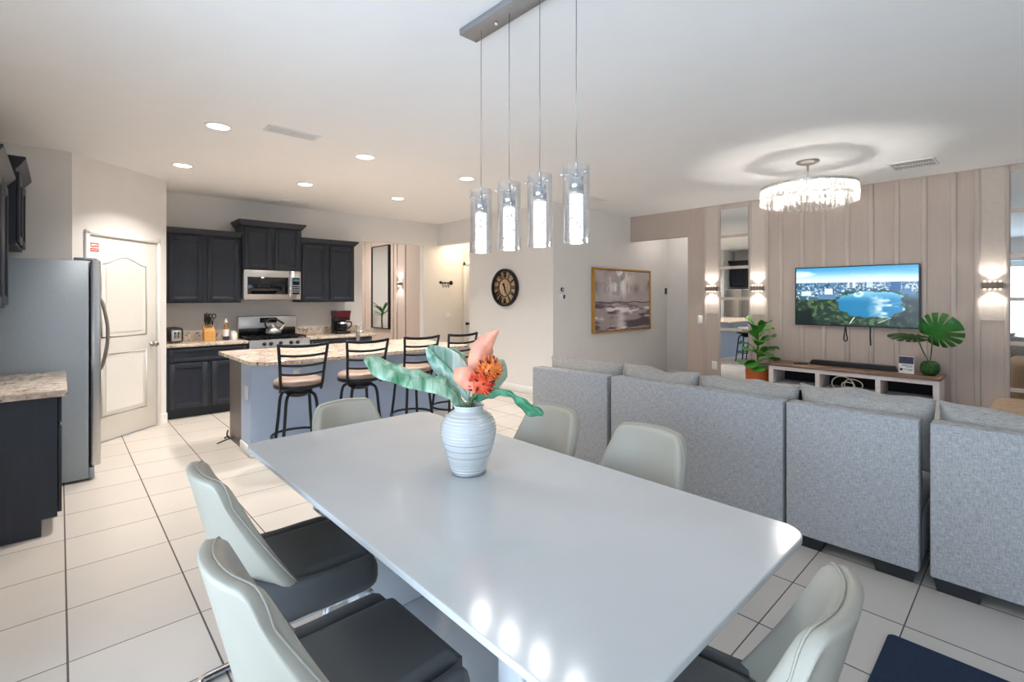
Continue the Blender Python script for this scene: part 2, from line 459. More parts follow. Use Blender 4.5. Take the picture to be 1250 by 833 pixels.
# diagonal pantry wall, its end return, the wall behind the refrigerator
PA = Vector((0.084, 6.0)); PBv = Vector((0.889, 6.727)); pd = (PBv - PA); PL = pd.length; PANG = math.atan2(pd.y, pd.x)
PM = Matrix.Translation((PA.x, PA.y, 0)) @ Matrix.Rotation(PANG, 4, 'Z')
b = nb(); box(b, 0, 0.15, 0, 0.1, 0, HC, mtx=PM); box(b, 0.955, PL, 0, 0.1, 0, HC, mtx=PM); box(b, 0.15, 0.955, 0, 0.1, 2.03, HC, mtx=PM)
box(b, 0.77, 0.889, 6.727, YB, 0, HC)
struct('wall_pantry', b, M['wall'])
struct('wall_side', box(nb(), XL - 0.12, 0.084, 6.0, 6.12, 0, HC), M['wall'])
b = nb(); box(b, XL - 0.12, XL, YR, -1.2, 0, HC); box(b, XL - 0.12, XL, 2.4, 6.0, 0, HC); box(b, XL - 0.12, XL, -1.2, 2.4, 2.25, HC); box(b, XL - 0.12, XL, -1.2, 2.4, 0, 0.12)
struct('wall_left', b, M['wall'])
b = nb(); box(b, XL - 0.12, 0.4, YR - 0.12, YR, 0, HC); box(b, 5.6, XT + 0.12, YR - 0.12, YR, 0, HC); box(b, 0.4, 5.6, YR - 0.12, YR, 2.25, HC)
struct('wall_rear', b, M['wall'])
b = nb(); box(b, XW, XW + 0.12, YP, 6.476, 0, HC); box(b, XW, XW + 0.12, 6.476, YB, 2.36, HC)
struct('wall_clock', b, M['wall'])
b = nb(); box(b, XW + 0.12, 8.14, YP, YP + 0.12, 0, HC); struct('wall_painting', b, M['wall'])
struct('wall_passage', box(nb(), 8.14, 8.26, 3.3, YP + 0.12, 0, HC), M['wall'])
struct('wall_passage_side', box(nb(), XT + 0.12, 8.14, 3.32, 3.44, 0, HC), M['wall'])
# small hall behind the clock wall
b = nb(); box(b, 5.62, 5.74, 6.3, YB + 0.12, 0, HC); box(b, XW + 0.12, 5.62, 6.3, 6.42, 0, HC); struct('wall_hall', b, M['cream'])
# foyer beyond the opening in the kitchen wall
struct('wall_foyer', box(nb(), 4.85, 4.97, YB + 0.12, 11.1, 0, HC), M['taupe'])
b = nb(); box(b, 2.6, 2.72, YB + 0.12, 11.1, 0, HC); box(b, 2.72, 4.85, 10.98, 11.1, 0, HC); struct('wall_foyer_far', b, M['wall'])
# television wall with its passage opening
b = nb(); box(b, XT, XT + 0.12, YR, 3.57, 0, HC); box(b, XT, XT + 0.12, 3.57, YP, 2.352, HC)
struct('wall_television', b, M['taupe'])
# battens on the television wall
bat = [3.30, 3.085, 2.66, 2.445, 2.27, 2.022, 1.78, 1.533, 1.296, 1.06, 0.822, 0.582, 0.397, 0.18, -0.26, -0.47, -0.7, -0.94, -1.18, -1.42, -1.66, -1.9, -2.14, -2.38]
for i, y in enumerate(bat):
    wd = 0.018 if y in (3.085, 2.66, 0.18, -0.26) else 0.023
    struct('trim_%d' % (i + 1), box(nb(), XT - 0.018, XT, y - wd, y + wd, 0, HC, 0.003, 1), M['taupe_trim'])
for i, (y0, y1) in enumerate(((3.103, 3.277), (2.468, 2.642), (0.198, 0.374), (-0.447, -0.278))):
    struct('trim_%d' % (i + 31), box(nb(), XT - 0.008, XT, y0, y1, 1.19, 2.74), M['texture_panel'])
for i, y in enumerate((8.215, 8.53, 8.68, 9.62, 9.9, 10.2, 10.5, 10.8)):
    struct('trim_%d' % (i + 41), box(nb(), 4.832, 4.85, y - 0.023, y + 0.023, 0, HC, 0.003, 1), M['taupe_trim'])
# baseboards
def base_run(name, x0, x1, y0, y1): struct(name, box(nb(), x0, x1, y0, y1, 0, 0.11, 0.004, 1), M['white_trim'])
base_run('baseboard_clock', XW - 0.014, XW, YP, 6.476); base_run('baseboard_painting', XW - 0.014, 8.14, YP - 0.014, YP)
base_run('baseboard_back', 4.745, XW, YB - 0.014, YB); base_run('baseboard_passage', 8.126, 8.14, 3.45, YP - 0.014)
b = nb(); box(b, 0.96, PL, -0.014, 0, 0, 0.11, mtx=PM); box(b, 0, 0.145, -0.014, 0, 0, 0.11, mtx=PM); struct('baseboard_pantry', b, M['white_trim'])

# windows that let the daylight in (left of and behind the viewpoint)
def window(name, horizontal, a0, a1, z0, z1, plane, panes):
    r = thing(name, 'x', 'x'); del r['label']; del r['category']; r['kind'] = 'structure'
    f = nb(); t = 0.05
    def bx(bm, u0, u1, w0, w1, d0, d1):
        if horizontal: box(bm, u0, u1, plane + d0, plane + d1, w0, w1)
        else: box(bm, plane + d0, plane + d1, u0, u1, w0, w1)
    bx(f, a0, a1, z0, z0 + t, -0.1, -0.02); bx(f, a0, a1, z1 - t, z1, -0.1, -0.02)
    for k in range(panes + 1):
        u = a0 + (a1 - a0) * k / panes; u0 = min(max(u - t / 2, a0), a1 - t)
        bx(f, u0, u0 + t, z0 + t, z1 - t, -0.1, -0.02)
    obj('window_frame', f, M['white_trim'], r)
    g = nb(); bx(g, a0 + t, a1 - t, z0 + t, z1 - t, -0.062, -0.058); obj('window_pane', g, M['window_glass'], r)
window('window_1', True, 0.4, 5.6, 0.0, 2.25, YR, 4)
window('window_2', False, -1.2, 2.4, 0.12, 2.25, XL, 3)

# pantry door
d = thing('door_1', 'x', 'x', (PA.x, PA.y, 0), PANG); del d['label']; del d['category']; d['kind'] = 'structure'
b = nb()
for x0, x1 in ((0.112, 0.157), (0.945, 0.99)): box(b, x0, x1, -0.022, 0.0, 0, 2.066, 0.006, 1)
box(b, 0.112, 0.99, -0.022, 0.0, 2.021, 2.066, 0.006, 1); box(b, 0.15, 0.158, 0, 0.1, 0, 2.02); box(b, 0.944, 0.955, 0, 0.1, 0, 2.02); box(b, 0.15, 0.955, 0, 0.1, 2.019, 2.03)
obj('door_casing', b, M['white_trim'], d)
b = nb(); box(b, 0.160, 0.942, 0.0, 0.036, 0.014, 2.016, 0.003, 1)
def panel_bead(bm, x0, x1, z0, z1, arch):
    pts = [(x0, -0.001, z0), (x1, -0.001, z0), (x1, -0.001, z1)]
    if arch:
        for k in range(1, 24):
            t = k / 24; pts.append((x1 + (x0 - x1) * t, -0.001, z1 + arch * (0.5 - 0.5 * math.cos(2 * PI * t))))
    pts.append((x0, -0.001, z1))
    tube(bm, pts, 0.011, 6, closed=True, flat=0.7)
    s = 0.045; q = [(x0 + s, z0 + s), (x1 - s, z0 + s), (x1 - s, z1 - s)]
    if arch:
        for k in range(1, 16):
            t = k / 16; q.append((x1 - s + (x0 - x1 + 2 * s) * t, z1 - s + arch * (0.5 - 0.5 * math.cos(2 * PI * t))))
    q.append((x0 + s, z1 - s)); prism(bm, q, -0.005, 0.002, 'y')
panel_bead(b, 0.29, 0.81, 1.03, 1.76, 0.075); panel_bead(b, 0.29, 0.81, 0.25, 0.86, 0)
leaf = obj('door_leaf', b, M['door_white'], d)
b = nb(); lathe(b, [(0.028, 0), (0.028, 0.006), (0.012, 0.01), (0.011, 0.03), (0.024, 0.04), (0.029, 0.055), (0.02, 0.068), (0, 0.07)], n=20, mtx=Matrix.Translation((0.885, 0, 0.915)) @ Matrix.Rotation(PI / 2, 4, 'X'))
obj('door_knob', b, M['nickel'], leaf)
# red and white notice on the pantry door
n = thing('door_sign', 'small red and white notice stuck high on the white pantry door', 'sign', (PA.x, PA.y, 0), PANG)
b = nb(); box(b, 0.170, 0.260, -0.0035, -0.001, 1.866, 1.958); obj('sign_sheet', b, M['paper'], n)
b = nb()
for z in (1.943, 1.914, 1.891, 1.872): box(b, 0.175, 0.255, -0.0045, -0.0035, z - 0.004, z + 0.005)
for x, z0, z1 in ((0.177, 1.868, 1.895), (0.253, 1.868, 1.895), (0.253, 1.916, 1.945), (0.177, 1.926, 1.945)): box(b, x - 0.004, x + 0.004, -0.0045, -0.0035, z0, z1)
prism(b, [(0.187, 1.903), (0.197, 1.903), (0.245, 1.932), (0.235, 1.932)], -0.0045, -0.0035, 'y'); prism(b, [(0.187, 1.877), (0.197, 1.877), (0.245, 1.890), (0.235, 1.890)], -0.0045, -0.0035, 'y')
obj('sign_print', b, M['red_paint'], n)
# hall door
d = thing('door_2', 'x', 'x', (5.62, 0, 0)); del d['label']; del d['category']; d['kind'] = 'structure'
b = nb()
for y0, y1 in ((7.30, 7.37), (6.5, 6.57)): box(b, 5.598, 5.62, y0, y1, 0, 2.09, 0.005, 1)
box(b, 5.598, 5.62, 6.5, 7.37, 2.02, 2.09, 0.005, 1); obj('door_casing', b, M['white_trim'], d, world=True)
b = nb(); box(b, 5.608, 5.62, 6.575, 7.295, 0.01, 2.015); leaf = obj('door_leaf', b, M['door_white'], d, world=True)
b = nb(); cyl(b, (5.608, 7.20, 0.93), 0.022, -0.008, 'x'); cyl(b, (5.6, 7.20, 0.93), 0.009, -0.04, 'x'); ball(b, (5.555, 7.20, 0.93), 0.026)
obj('door_knob', b, M['black_metal'], leaf, world=True)

# ------------------------------------------------------------------ kitchen
def shaker(bm, x0, x1, z0, z1, y=-0.02, fr=0.055):
    # framed door or drawer front facing -y, its panel set back
    t = 0.02
    for a in ((x0, x0 + fr, z0, z1), (x1 - fr, x1, z0, z1), (x0 + fr, x1 - fr, z0, z0 + fr), (x0 + fr, x1 - fr, z1 - fr, z1)):
        box(bm, a[0], a[1], y, y + t, a[2], a[3], 0.002, 1)
    i = 0.012
    for a in ((x0 + fr, x0 + fr + i, z0 + fr, z1 - fr), (x1 - fr - i, x1 - fr, z0 + fr, z1 - fr), (x0 + fr + i, x1 - fr - i, z0 + fr, z0 + fr + i), (x0 + fr + i, x1 - fr - i, z1 - fr - i, z1 - fr)):
        box(bm, a[0], a[1], y + 0.006, y + t, a[2], a[3])
    box(bm, x0 + fr + i, x1 - fr - i, y + 0.012, y + t, z0 + fr + i, z1 - fr - i)
    return bm

def cabinet(name, label, loc, rz, w, dep, z0, z1, doors, drawer=0.0, crown=0.0, toe=0.0, group=None, crown_sides=(1, 1), body_mat=None):
    r = thing(name, label, 'cabinet', loc, rz, group)
    b = nb(); box(b, 0, w, 0, dep, z0 + toe, z1)
    if toe: box(b, 0, w, 0.07, dep, z0, z0 + toe)
    obj('body', b, body_mat or M['espresso'], r)
    zt = z1 - 0.02 - (0.03 if crown else 0)
    if drawer:
        dw = doors if doors > 0 else 1
        b = shaker(nb(), 0.02, w - 0.02, zt - drawer, zt, fr=0.035); obj('drawer', b, M['espresso'], r); zt -= drawer + 0.02
    gap = 0.045
    dw = (w - 0.04 - gap * (doors - 1)) / doors
    for k in range(doors):
        x0 = 0.02 + k * (dw + gap)
        obj('door', shaker(nb(), x0, x0 + dw, z0 + toe + 0.02, zt), M['espresso'], r)
    if crown:
        b = nb(); o = 0.055; e0 = o if crown_sides[0] else 0; e1 = o if crown_sides[1] else 0
        lo = [(0, 0), (w, 0), (w, dep), (0, dep)]; hi = [(-e0, -o), (w + e1, -o), (w + e1, dep), (-e0, dep)]
        za, zb = z1 - 0.035, z1 + crown
        mid = [(x0 + (x1 - x0) * 0.35, y0 + (y1 - y0) * 0.35) for (x0, y0), (x1, y1) in zip(lo, hi)]
        rings = [[b.verts.new((p[0], p[1], z)) for p in ps] for ps, z in ((lo, za), (mid, za + 0.02), (hi, zb - 0.014), (hi, zb))]
        b.faces.new(list(reversed(rings[0]))); b.faces.new(rings[-1])
        for A, B in zip(rings, rings[1:]):
            for i in range(4): b.faces.new((A[i], A[(i + 1) % 4], B[(i + 1) % 4], B[i]))
        bmesh.ops.recalc_face_normals(b, faces=b.faces)
        obj('crown_moulding', b, M['espresso'], r)
    return r

WC = 'dark wall cabinets'
cabinet('wall_cabinet', 'dark two-door wall cabinet beside the pantry corner, above toaster and knife block', (0.93, 7.08, 0), 0, 0.81, 0.325, 1.355, 2.225, 2, crown=0.045, group=WC, crown_sides=(0, 0))
cabinet('wall_cabinet', 'raised dark two-door wall cabinet directly above the microwave', (1.745, 7.03, 0), 0, 0.745, 0.375, 1.795, 2.39, 2, crown=0.05, group=WC)
cabinet('wall_cabinet', 'dark two-door wall cabinet above the coffee maker, right of the microwave', (2.495, 7.08, 0), 0, 0.80, 0.325, 1.355, 2.225, 2, crown=0.045, group=WC, crown_sides=(0, 1))
cabinet('base_cabinet', 'dark base cabinet with drawer and two doors left of the range', (0.905, 6.80, 0), 0, 0.845, 0.6, 0, 0.84, 2, 0.15, toe=0.10, group='dark base cabinets')
cabinet('base_cabinet', 'dark base cabinet right of the range under the coffee maker', (2.515, 6.80, 0), 0, 0.93, 0.6, 0, 0.84, 2, 0.15, toe=0.10, group='dark base cabinets')
# left wall: one base unit by the refrigerator, one wall unit, one over the refrigerator
cabinet('base_cabinet', 'dark base cabinet tinted by painted-in blue daylight, with bare end panel in front of the refrigerator', (-0.01, 4.03, 0), PI / 2, 0.90, 0.60, 0, 0.835, 2, 0.15, toe=0.10, group='dark base cabinets')
cabinet('wall_cabinet', 'dark wall cabinet cut off by the left picture edge', (-0.285, 3.98, 0), PI / 2, 0.98, 0.33, 1.355, 2.24, 2, crown=0.045, group=WC, crown_sides=(1, 0))
cabinet('wall_cabinet', 'short dark wall cabinet above the refrigerator', (-0.235, 5.06, 0), PI / 2, 0.90, 0.38, 1.815, 2.40, 2, crown=0.05, group=WC)

def worktop(name, label, x0, x1, y0, y1, z0, z1, splash=None):
    r = thing(name, label, 'worktop', ((x0 + x1) / 2, (y0 + y1) / 2, z0), 0, 'granite worktops')
    obj('slab', box(nb(), x0, x1, y0, y1, z0, z1, 0.006, 2), M['granite'], r, world=True)
    if splash:
        b = nb()
        for s in splash: box(b, *s)
        obj('backsplash', b, M['granite'], r, world=True)
    return r
worktop('countertop', 'speckled granite worktop left of the range', 0.892, 1.750, 6.765, YB - 0.001, 0.84, 0.876, [(0.892, 1.750, YB - 0.022, YB - 0.001, 0.876, 0.975)])
worktop('countertop', 'speckled granite worktop under the coffee maker right of the range', 2.512, 3.50, 6.765, YB - 0.001, 0.84, 0.876, [(2.512, 3.50, YB - 0.022, YB - 0.001, 0.876, 0.975)])
worktop('countertop', 'granite worktop end in front of the refrigerator at left picture edge', XL + 0.002, 0.035, 3.95, 4.955, 0.835, 0.875)

# refrigerator
r = thing('refrigerator', 'stainless refrigerator with grey side standing by the white pantry door', 'refrigerator', (-0.2, 5.45, 0))
b = nb(); box(b, -0.58, 0.165, 5.0, 5.9, 0.02, 1.712, 0.004, 1)
obj('body', b, M['fridge_side'], r, world=True)
for y in (5.02, 5.80): obj('hinge_cover', box(nb(), 0.08, 0.215, y, y + 0.08, 1.712, 1.735, 0.004, 1), M['fridge_side'], r, world=True)
b = nb(); box(b, 0.165, 0.20, 5.005, 5.895, 0.02, 0.10, 0.006, 1); obj('base_grille', b, M['fridge_side'], r, world=True)
for y0, y1, hy in ((5.003, 5.446, 5.41), (5.454, 5.897, 5.49)):
    b = nb(); box(b, 0.178, 0.238, y0, y1, 0.11, 1.722, 0.012, 3); dr = obj('door', b, M['steel'], r, world=True)
    b = nb(); tube(b, spline([(0.238, hy, 0.80), (0.268, hy, 0.84), (0.298, hy, 1.0), (0.305, hy, 1.11), (0.298, hy, 1.22), (0.268, hy, 1.38), (0.238, hy, 1.42)], 6), 0.011, 10); obj('handle', b, M['nickel'], dr, world=True)

# microwave
r = thing('microwave', 'stainless over-the-range microwave under the raised cabinet', 'microwave', (2.118, 7.2, 1.392))
obj('body', box(nb(), 1.754, 2.482, 7.04, 7.405, 1.392, 1.79, 0.004, 1), M['steel'], r, world=True)
b = nb(); box(b, 1.757, 2.345, 7.015, 7.04, 1.394, 1.788, 0.005, 2); dr = obj('door', b, M['steel'], r, world=True)
obj('window', box(nb(), 1.80, 2.31, 7.009, 7.0152, 1.465, 1.695, 0.002, 1), M['black_glass'], dr, world=True)
b = nb(); tube(b, spline([(2.325, 7.015, 1.43), (2.325, 6.985, 1.45), (2.325, 6.98, 1.6), (2.325, 6.985, 1.735), (2.325, 7.015, 1.755)], 5), 0.012); obj('handle', b, M['chrome'], dr, world=True)
b = nb(); box(b, 2.349, 2.48, 7.015, 7.04, 1.394, 1.788, 0.004, 1); cp = obj('control_panel', b, M['steel'], r, world=True)
obj('keypad', box(nb(), 2.365, 2.462, 7.011, 7.0152, 1.465, 1.695), M['black_glass'], cp, world=True)
b = nb()
for i in range(3):
    for j in range(4): box(b, 2.375 + i * 0.028, 2.395 + i * 0.028, 7.0095, 7.0112, 1.49 + j * 0.03, 1.505 + j * 0.03)
obj('buttons', b, M['grey_metal'], cp, world=True)
obj('display', box(nb(), 2.375, 2.452, 7.0095, 7.0112, 1.645, 1.675), M['display'], cp, world=True)

# range
r = thing('gas_range', 'stainless gas range with black cooktop between granite worktops', 'stove', (2.132, 7.08, 0))
obj('body', box(nb(), 1.756, 2.508, 6.80, 7.36, 0.03, 0.85, 0.004, 1), M['steel'], r, world=True)
obj('cooktop', box(nb(), 1.758, 2.506, 6.79, 7.30, 0.85, 0.872, 0.006, 2), M['black_glass'], r, world=True)
b = nb(); prism(b, [(6.745, 0.775), (6.80, 0.775), (6.80, 0.872), (6.765, 0.872)], 1.756, 2.508, 'x'); cp = obj('control_panel', b, M['steel'], r, world=True)
for x in (1.93, 2.01, 2.13, 2.26, 2.345):
    b = nb(); lathe(b, [(0.024, 0), (0.022, 0.02), (0.016, 0.028), (0, 0.028)], n=18, mtx=Matrix.Translation((x, 6.755, 0.825)) @ Matrix.Rotation(PI / 2 + 0.2, 4, 'X')); obj('knob', b, M['black_plastic'], cp, world=True)
b = nb(); box(b, 1.762, 2.502, 6.765, 6.80, 0.16, 0.765, 0.006, 2); dr = obj('oven_door', b, M['steel'], r, world=True)
obj('oven_window', box(nb(), 1.87, 2.39, 6.76, 6.766, 0.28, 0.62), M['black_glass'], dr, world=True)
b = nb(); tube(b, [(1.82, 6.735, 0.715), (2.444, 6.735, 0.715)], 0.012); box(b, 1.83, 1.85, 6.735, 6.766, 0.705, 0.725); box(b, 2.41, 2.43, 6.735, 6.766, 0.705, 0.725); obj('handle', b, M['chrome'], dr, world=True)
b = nb(); box(b, 1.756, 2.508, 7.30, 7.385, 0.85, 1.165, 0.01, 2); bg = obj('backguard', b, M['steel'], r, world=True)
obj('display', box(nb(), 2.03, 2.25, 7.295, 7.301, 1.07, 1.14), M['black_glass'], bg, world=True)
obj('lower_strip', box(nb(), 1.766, 2.498, 7.294, 7.301, 0.875, 1.0), M['black_glass'], bg, world=True)
for gx in (1.89, 2.132, 2.374):
    b = nb()
    for y in (6.83, 7.02, 7.24): box(b, gx - 0.11, gx + 0.11, y - 0.007, y + 0.007, 0.893, 0.907)
    for x in (gx - 0.105, gx, gx + 0.105): box(b, x - 0.006, x + 0.006, 6.82, 7.25, 0.893, 0.907)
    for x in (gx - 0.1, gx + 0.1):
        for y in (6.83, 7.24): box(b, x - 0.006, x + 0.006, y - 0.006, y + 0.006, 0.872, 0.895)
    obj('grate', b, M['black_metal'], r, world=True)
for x, y in ((1.89, 6.93), (1.89, 7.14), (2.374, 6.93), (2.374, 7.14), (2.132, 7.03)):
    b = nb(); lathe(b, [(0.045, 0), (0.042, 0.012), (0.025, 0.016), (0, 0.016)], (x, y, 0.872), 20); obj('burner', b, M['black_metal'], r, world=True)

# kettle
r = thing('kettle', 'polished steel kettle with black handle on the range', 'kettle', (2.15, 7.12, 0.907))
b = nb(); lathe(b, [(0.075, 0), (0.098, 0.012), (0.102, 0.04), (0.09, 0.08), (0.062, 0.108), (0.05, 0.115)], n=28); bd = obj('body', b, M['steel'], r)
b = nb(); lathe(b, [(0.05, 0.115), (0.046, 0.122), (0.012, 0.132), (0.012, 0.14), (0.018, 0.15), (0, 0.158)], n=20); obj('lid', b, M['steel'], r)
b = nb(); tube(b, spline([(0.085, 0, 0.06), (0.12, 0, 0.1), (0.15, 0, 0.14)], 5), [0.024] * 5 + [0.018] * 5 + [0.014], 12); obj('spout', b, M['steel'], r)
b = nb(); tube(b, spline([(-0.075, 0, 0.09), (-0.105, 0, 0.16), (-0.05, 0, 0.215), (0.03, 0, 0.215), (0.1, 0, 0.175), (0.14, 0, 0.15)], 6), 0.013, 10, flat=1.3); obj('handle', b, M['black_plastic'], r)
# toaster
r = thing('toaster', 'small black and steel toaster by the pantry corner', 'toaster', (1.005, 7.08, 0.876), 0.1)
obj('body', box(nb(), -0.075, 0.075, -0.13, 0.13, 0.01, 0.185, 0.03, 4), M['black_plastic'], r)
obj('front_plate', box(nb(), -0.05, 0.05, -0.136, -0.128, 0.025, 0.155, 0.003, 1), M['steel'], r)
b = nb(); box(b, -0.03, -0.01, -0.1, 0.1, 0.184, 0.187); box(b, 0.01, 0.03, -0.1, 0.1, 0.184, 0.187); obj('slots', b, M['dark_gap'], r)
b = nb(); box(b, -0.022, -0.014, -0.138, -0.135, 0.06, 0.14); box(b, 0.014, 0.022, -0.138, -0.135, 0.06, 0.14); obj('lever_slot', b, M['black_plastic'], r)
b = nb(); box(b, -0.028, -0.008, -0.155, -0.137, 0.115, 0.13, 0.003, 1); box(b, 0.008, 0.028, -0.155, -0.137, 0.115, 0.13, 0.003, 1); obj('lever', b, M['black_plastic'], r)
# knife block, knives, scissors
b = nb(); prism(b, [(-0.055, 0), (0.055, 0), (0.055, 0.12), (-0.055, 0.205)], -0.06, 0.06, 'x', bev=0.003, mtx=Matrix.Rotation(PI, 4, 'Z'))
o = obj('knife_block', b, M['knife_wood']); o.location = (1.378, 7.09, 0.876)
tag(o, 'light wooden knife block on worktop left of the range', 'knife block')
kn = None
for i, (dx, dy, h) in enumerate(((-0.042, 0.02, 0.1), (-0.02, 0.028, 0.115), (0.002, 0.02, 0.105), (-0.036, -0.015, 0.075), (-0.014, -0.015, 0.085), (0.008, -0.012, 0.08))):
    lab = 'black-handled knife standing in the light wooden knife block'
    if kn is None:
        kn = thing('kitchen_knife', lab, 'knife', (0, 0, 0), 0, 'knives in the knife block')
        obj('handle', box(nb(), -0.008, 0.008, -0.011, 0.011, 0.012, 0.115, 0.004, 2), M['black_plastic'], kn)
        obj('blade', box(nb(), -0.0012, 0.0012, -0.009, 0.009, -0.02, 0.012), M['steel'], kn); k = kn
    else: k = dup(kn, (0, 0, 0))
    k.location = (1.378 + dx, 7.09 + dy, 1.045 + (dy + 0.05) * 0.75); k.rotation_euler = (0.12, 0, 0); k.scale = (1, 1, 0.75 + h * 3)
r = thing('scissors', 'black-handled scissors in the right side of the knife block', 'scissors', (1.415, 7.09, 1.07))
b = nb()
for s in (-1, 1): tube(b, [(0.0 + s * 0.02 + 0.02 * math.cos(a), 0, 0.115 + 0.028 * math.sin(a)) for a in np.linspace(0, 2 * PI, 18)[:-1]], 0.006, 8, closed=True)
tube(b, [(-0.012, 0, 0.09), (0, 0, 0.0)], 0.006); tube(b, [(0.012, 0, 0.09), (0, 0, 0.0)], 0.006)
obj('handle', b, M['black_plastic'], r); obj('blade', box(nb(), -0.006, 0.006, -0.002, 0.002, -0.03, 0.005), M['steel'], r)
# bottle and jar
r = thing('sauce_bottle', 'dark bottle with amber neck on worktop beside the range', 'bottle', (1.575, 7.12, 0.876))
b = nb(); lathe(b, [(0.034, 0), (0.036, 0.01), (0.036, 0.11), (0.033, 0.125)], n=20); obj('body', b, M['print_dark'], r)
b = nb(); lathe(b, [(0.0365, 0.045), (0.0365, 0.115), (0.033, 0.135)], n=20, cap=False); obj('label', b, M['paper'], r)
b = nb(); lathe(b, [(0.033, 0.125), (0.02, 0.16), (0.017, 0.185), (0.017, 0.215)], n=18); obj('neck', b, M['amber'], r)
b = nb(); lathe(b, [(0.018, 0.215), (0.016, 0.245), (0.006, 0.25), (0.006, 0.27), (0, 0.271)], n=16); obj('cap', b, M['paper'], r)
r = thing('white_jar', 'short white lidded jar beside the dark bottle', 'jar', (1.655, 7.06, 0.876))
b = nb(); lathe(b, [(0.034, 0), (0.036, 0.005), (0.036, 0.085), (0.03, 0.09)], n=20); obj('body', b, M['white_plastic'], r)
b = nb(); lathe(b, [(0.033, 0.09), (0.033, 0.108), (0, 0.11)], n=20); obj('lid', b, M['paper'], r)
# coffee maker
r = thing('coffee_maker', 'black coffee maker with dark red top and glass carafe', 'coffee maker', (3.12, 7.16, 0.876))
b = nb(); box(b, -0.105, 0.105, -0.12, 0.11, 0, 0.04, 0.01, 2); box(b, -0.105, 0.105, 0.03, 0.11, 0.03, 0.24, 0.01, 2); box(b, -0.105, 0.105, -0.10, 0.11, 0.20, 0.24, 0.01, 2); obj('body', b, M['black_plastic'], r)
b = nb(); prism(b, [(-0.1, 0.24), (0.1, 0.24), (0.112, 0.33), (-0.112, 0.33)], -0.11, 0.11, 'y', bev=0.008); obj('brew_basket', b, M['red_gloss'], r)
obj('top_lid', box(nb(), -0.114, 0.114, -0.112, 0.112, 0.325, 0.345, 0.006, 2), M['black_plastic'], r)
b = nb(); lathe(b, [(0.055, 0.042), (0.078, 0.06), (0.082, 0.10), (0.07, 0.15), (0.055, 0.18)], (0, -0.045, 0), 24); cf = obj('carafe', b, M['black_glass'], r)
b = nb(); tube(b, spline([(0.06, -0.06, 0.175), (0.12, -0.08, 0.175), (0.13, -0.08, 0.12), (0.085, -0.06, 0.07)], 5), 0.01, 8, flat=1.4); obj('handle', b, M['black_plastic'], cf)
b = nb(); lathe(b, [(0.072, 0.150), (0.060, 0.176)], (0, -0.045, 0), 24, cap=False); obj('band', b, M['steel'], cf)

# ------------------------------------------------------------------ island
r = thing('kitchen_island', 'white panelled kitchen island tinted by painted-in blue daylight, with brown cabinet end behind the stools', 'kitchen island', (2.3, 5.1, 0))
obj('body', box(nb(), 1.24, 3.38, 4.74, 5.04, 0, 0.835), M['island_daylight_blue'], r, world=True)
b = nb(); box(b, 1.27, 3.36, 5.04, 5.50, 0.09, 0.835); box(b, 1.29, 3.34, 5.04, 5.43, 0, 0.09); box(b, 1.255, 1.27, 5.04, 5.52, 0, 0.835); obj('cabinet_box', b, M['end_panel'], r, world=True)
obj('baseboard', box(nb(), 1.228, 3.39, 4.726, 4.74, 0, 0.10, 0.004, 1), M['white_trim'], r, world=True)
obj('end_baseboard', box(nb(), 1.228, 1.24, 4.74, 5.04, 0, 0.10, 0.004, 1), M['white_trim'], r, world=True)
for x in (1.64, 2.42):
    b = nb(); box(b, x - 0.037, x + 0.037, 4.732, 4.74, 0.63, 0.75, 0.002, 1); op = obj('outlet_plate', b, M['white_plastic'], r, world=True)
    b = nb(); box(b, x - 0.016, x + 0.016, 4.7305, 4.733, 0.645, 0.68); box(b, x - 0.016, x + 0.016, 4.7305, 4.733, 0.70, 0.735); obj('socket', b, M['paper'], op, world=True)
b = nb(); box(b, 1.232, 1.24, 4.82, 4.89, 0.50, 0.62, 0.002, 1); obj('outlet_plate', b, M['white_plastic'], r, world=True)
r = thing('countertop', 'long pale granite island worktop with clipped corner behind the stools', 'worktop', (2.3, 5.0, 0.84), 0, 'granite worktops')
b = nb(); prism(b, [(1.185, 5.66), (1.185, 4.58), (1.30, 4.44), (3.46, 4.44), (3.46, 5.66)], 0.838, 0.876, 'z', bev=0.005); obj('slab', b, M['granite'], r, world=True)
r = thing('kitchen_faucet', 'steel kitchen faucet rising from the island worktop', 'faucet', (2.56, 5.40, 0.876))
b = nb(); lathe(b, [(0.03, 0), (0.028, 0.012), (0.022, 0.02), (0.022, 0.15), (0.018, 0.165), (0, 0.168)], n=18); obj('body', b, M['nickel'], r)
b = nb(); tube(b, spline([(0, 0, 0.12), (0.07, 0.03, 0.145), (0.17, 0.07, 0.145), (0.22, 0.09, 0.125)], 5), 0.013, 10); obj('spout', b, M['nickel'], r)
b = nb(); tube(b, [(0, 0, 0.16), (0.0, -0.015, 0.2), (0.03, -0.02, 0.235)], [0.014, 0.011, 0.007], 10); obj('lever', b, M['nickel'], r)
b = nb(); tube(b, spline([(1.21, 5.53, 0.012), (1.235, 5.51, 0.03), (1.245, 5.49, 0.012), (1.225, 5.50, 0.05), (1.24, 5.52, 0.09)], 5), 0.008, 8); tube(b, [(1.12, 5.40, 0.006), (1.235, 5.50, 0.006)], 0.006, 8)
o = obj('floor_cord', b, M['black_plastic'], loc=(1.2, 5.47, 0)); tag(o, 'short black cord on the floor by the brown island end', 'cord')

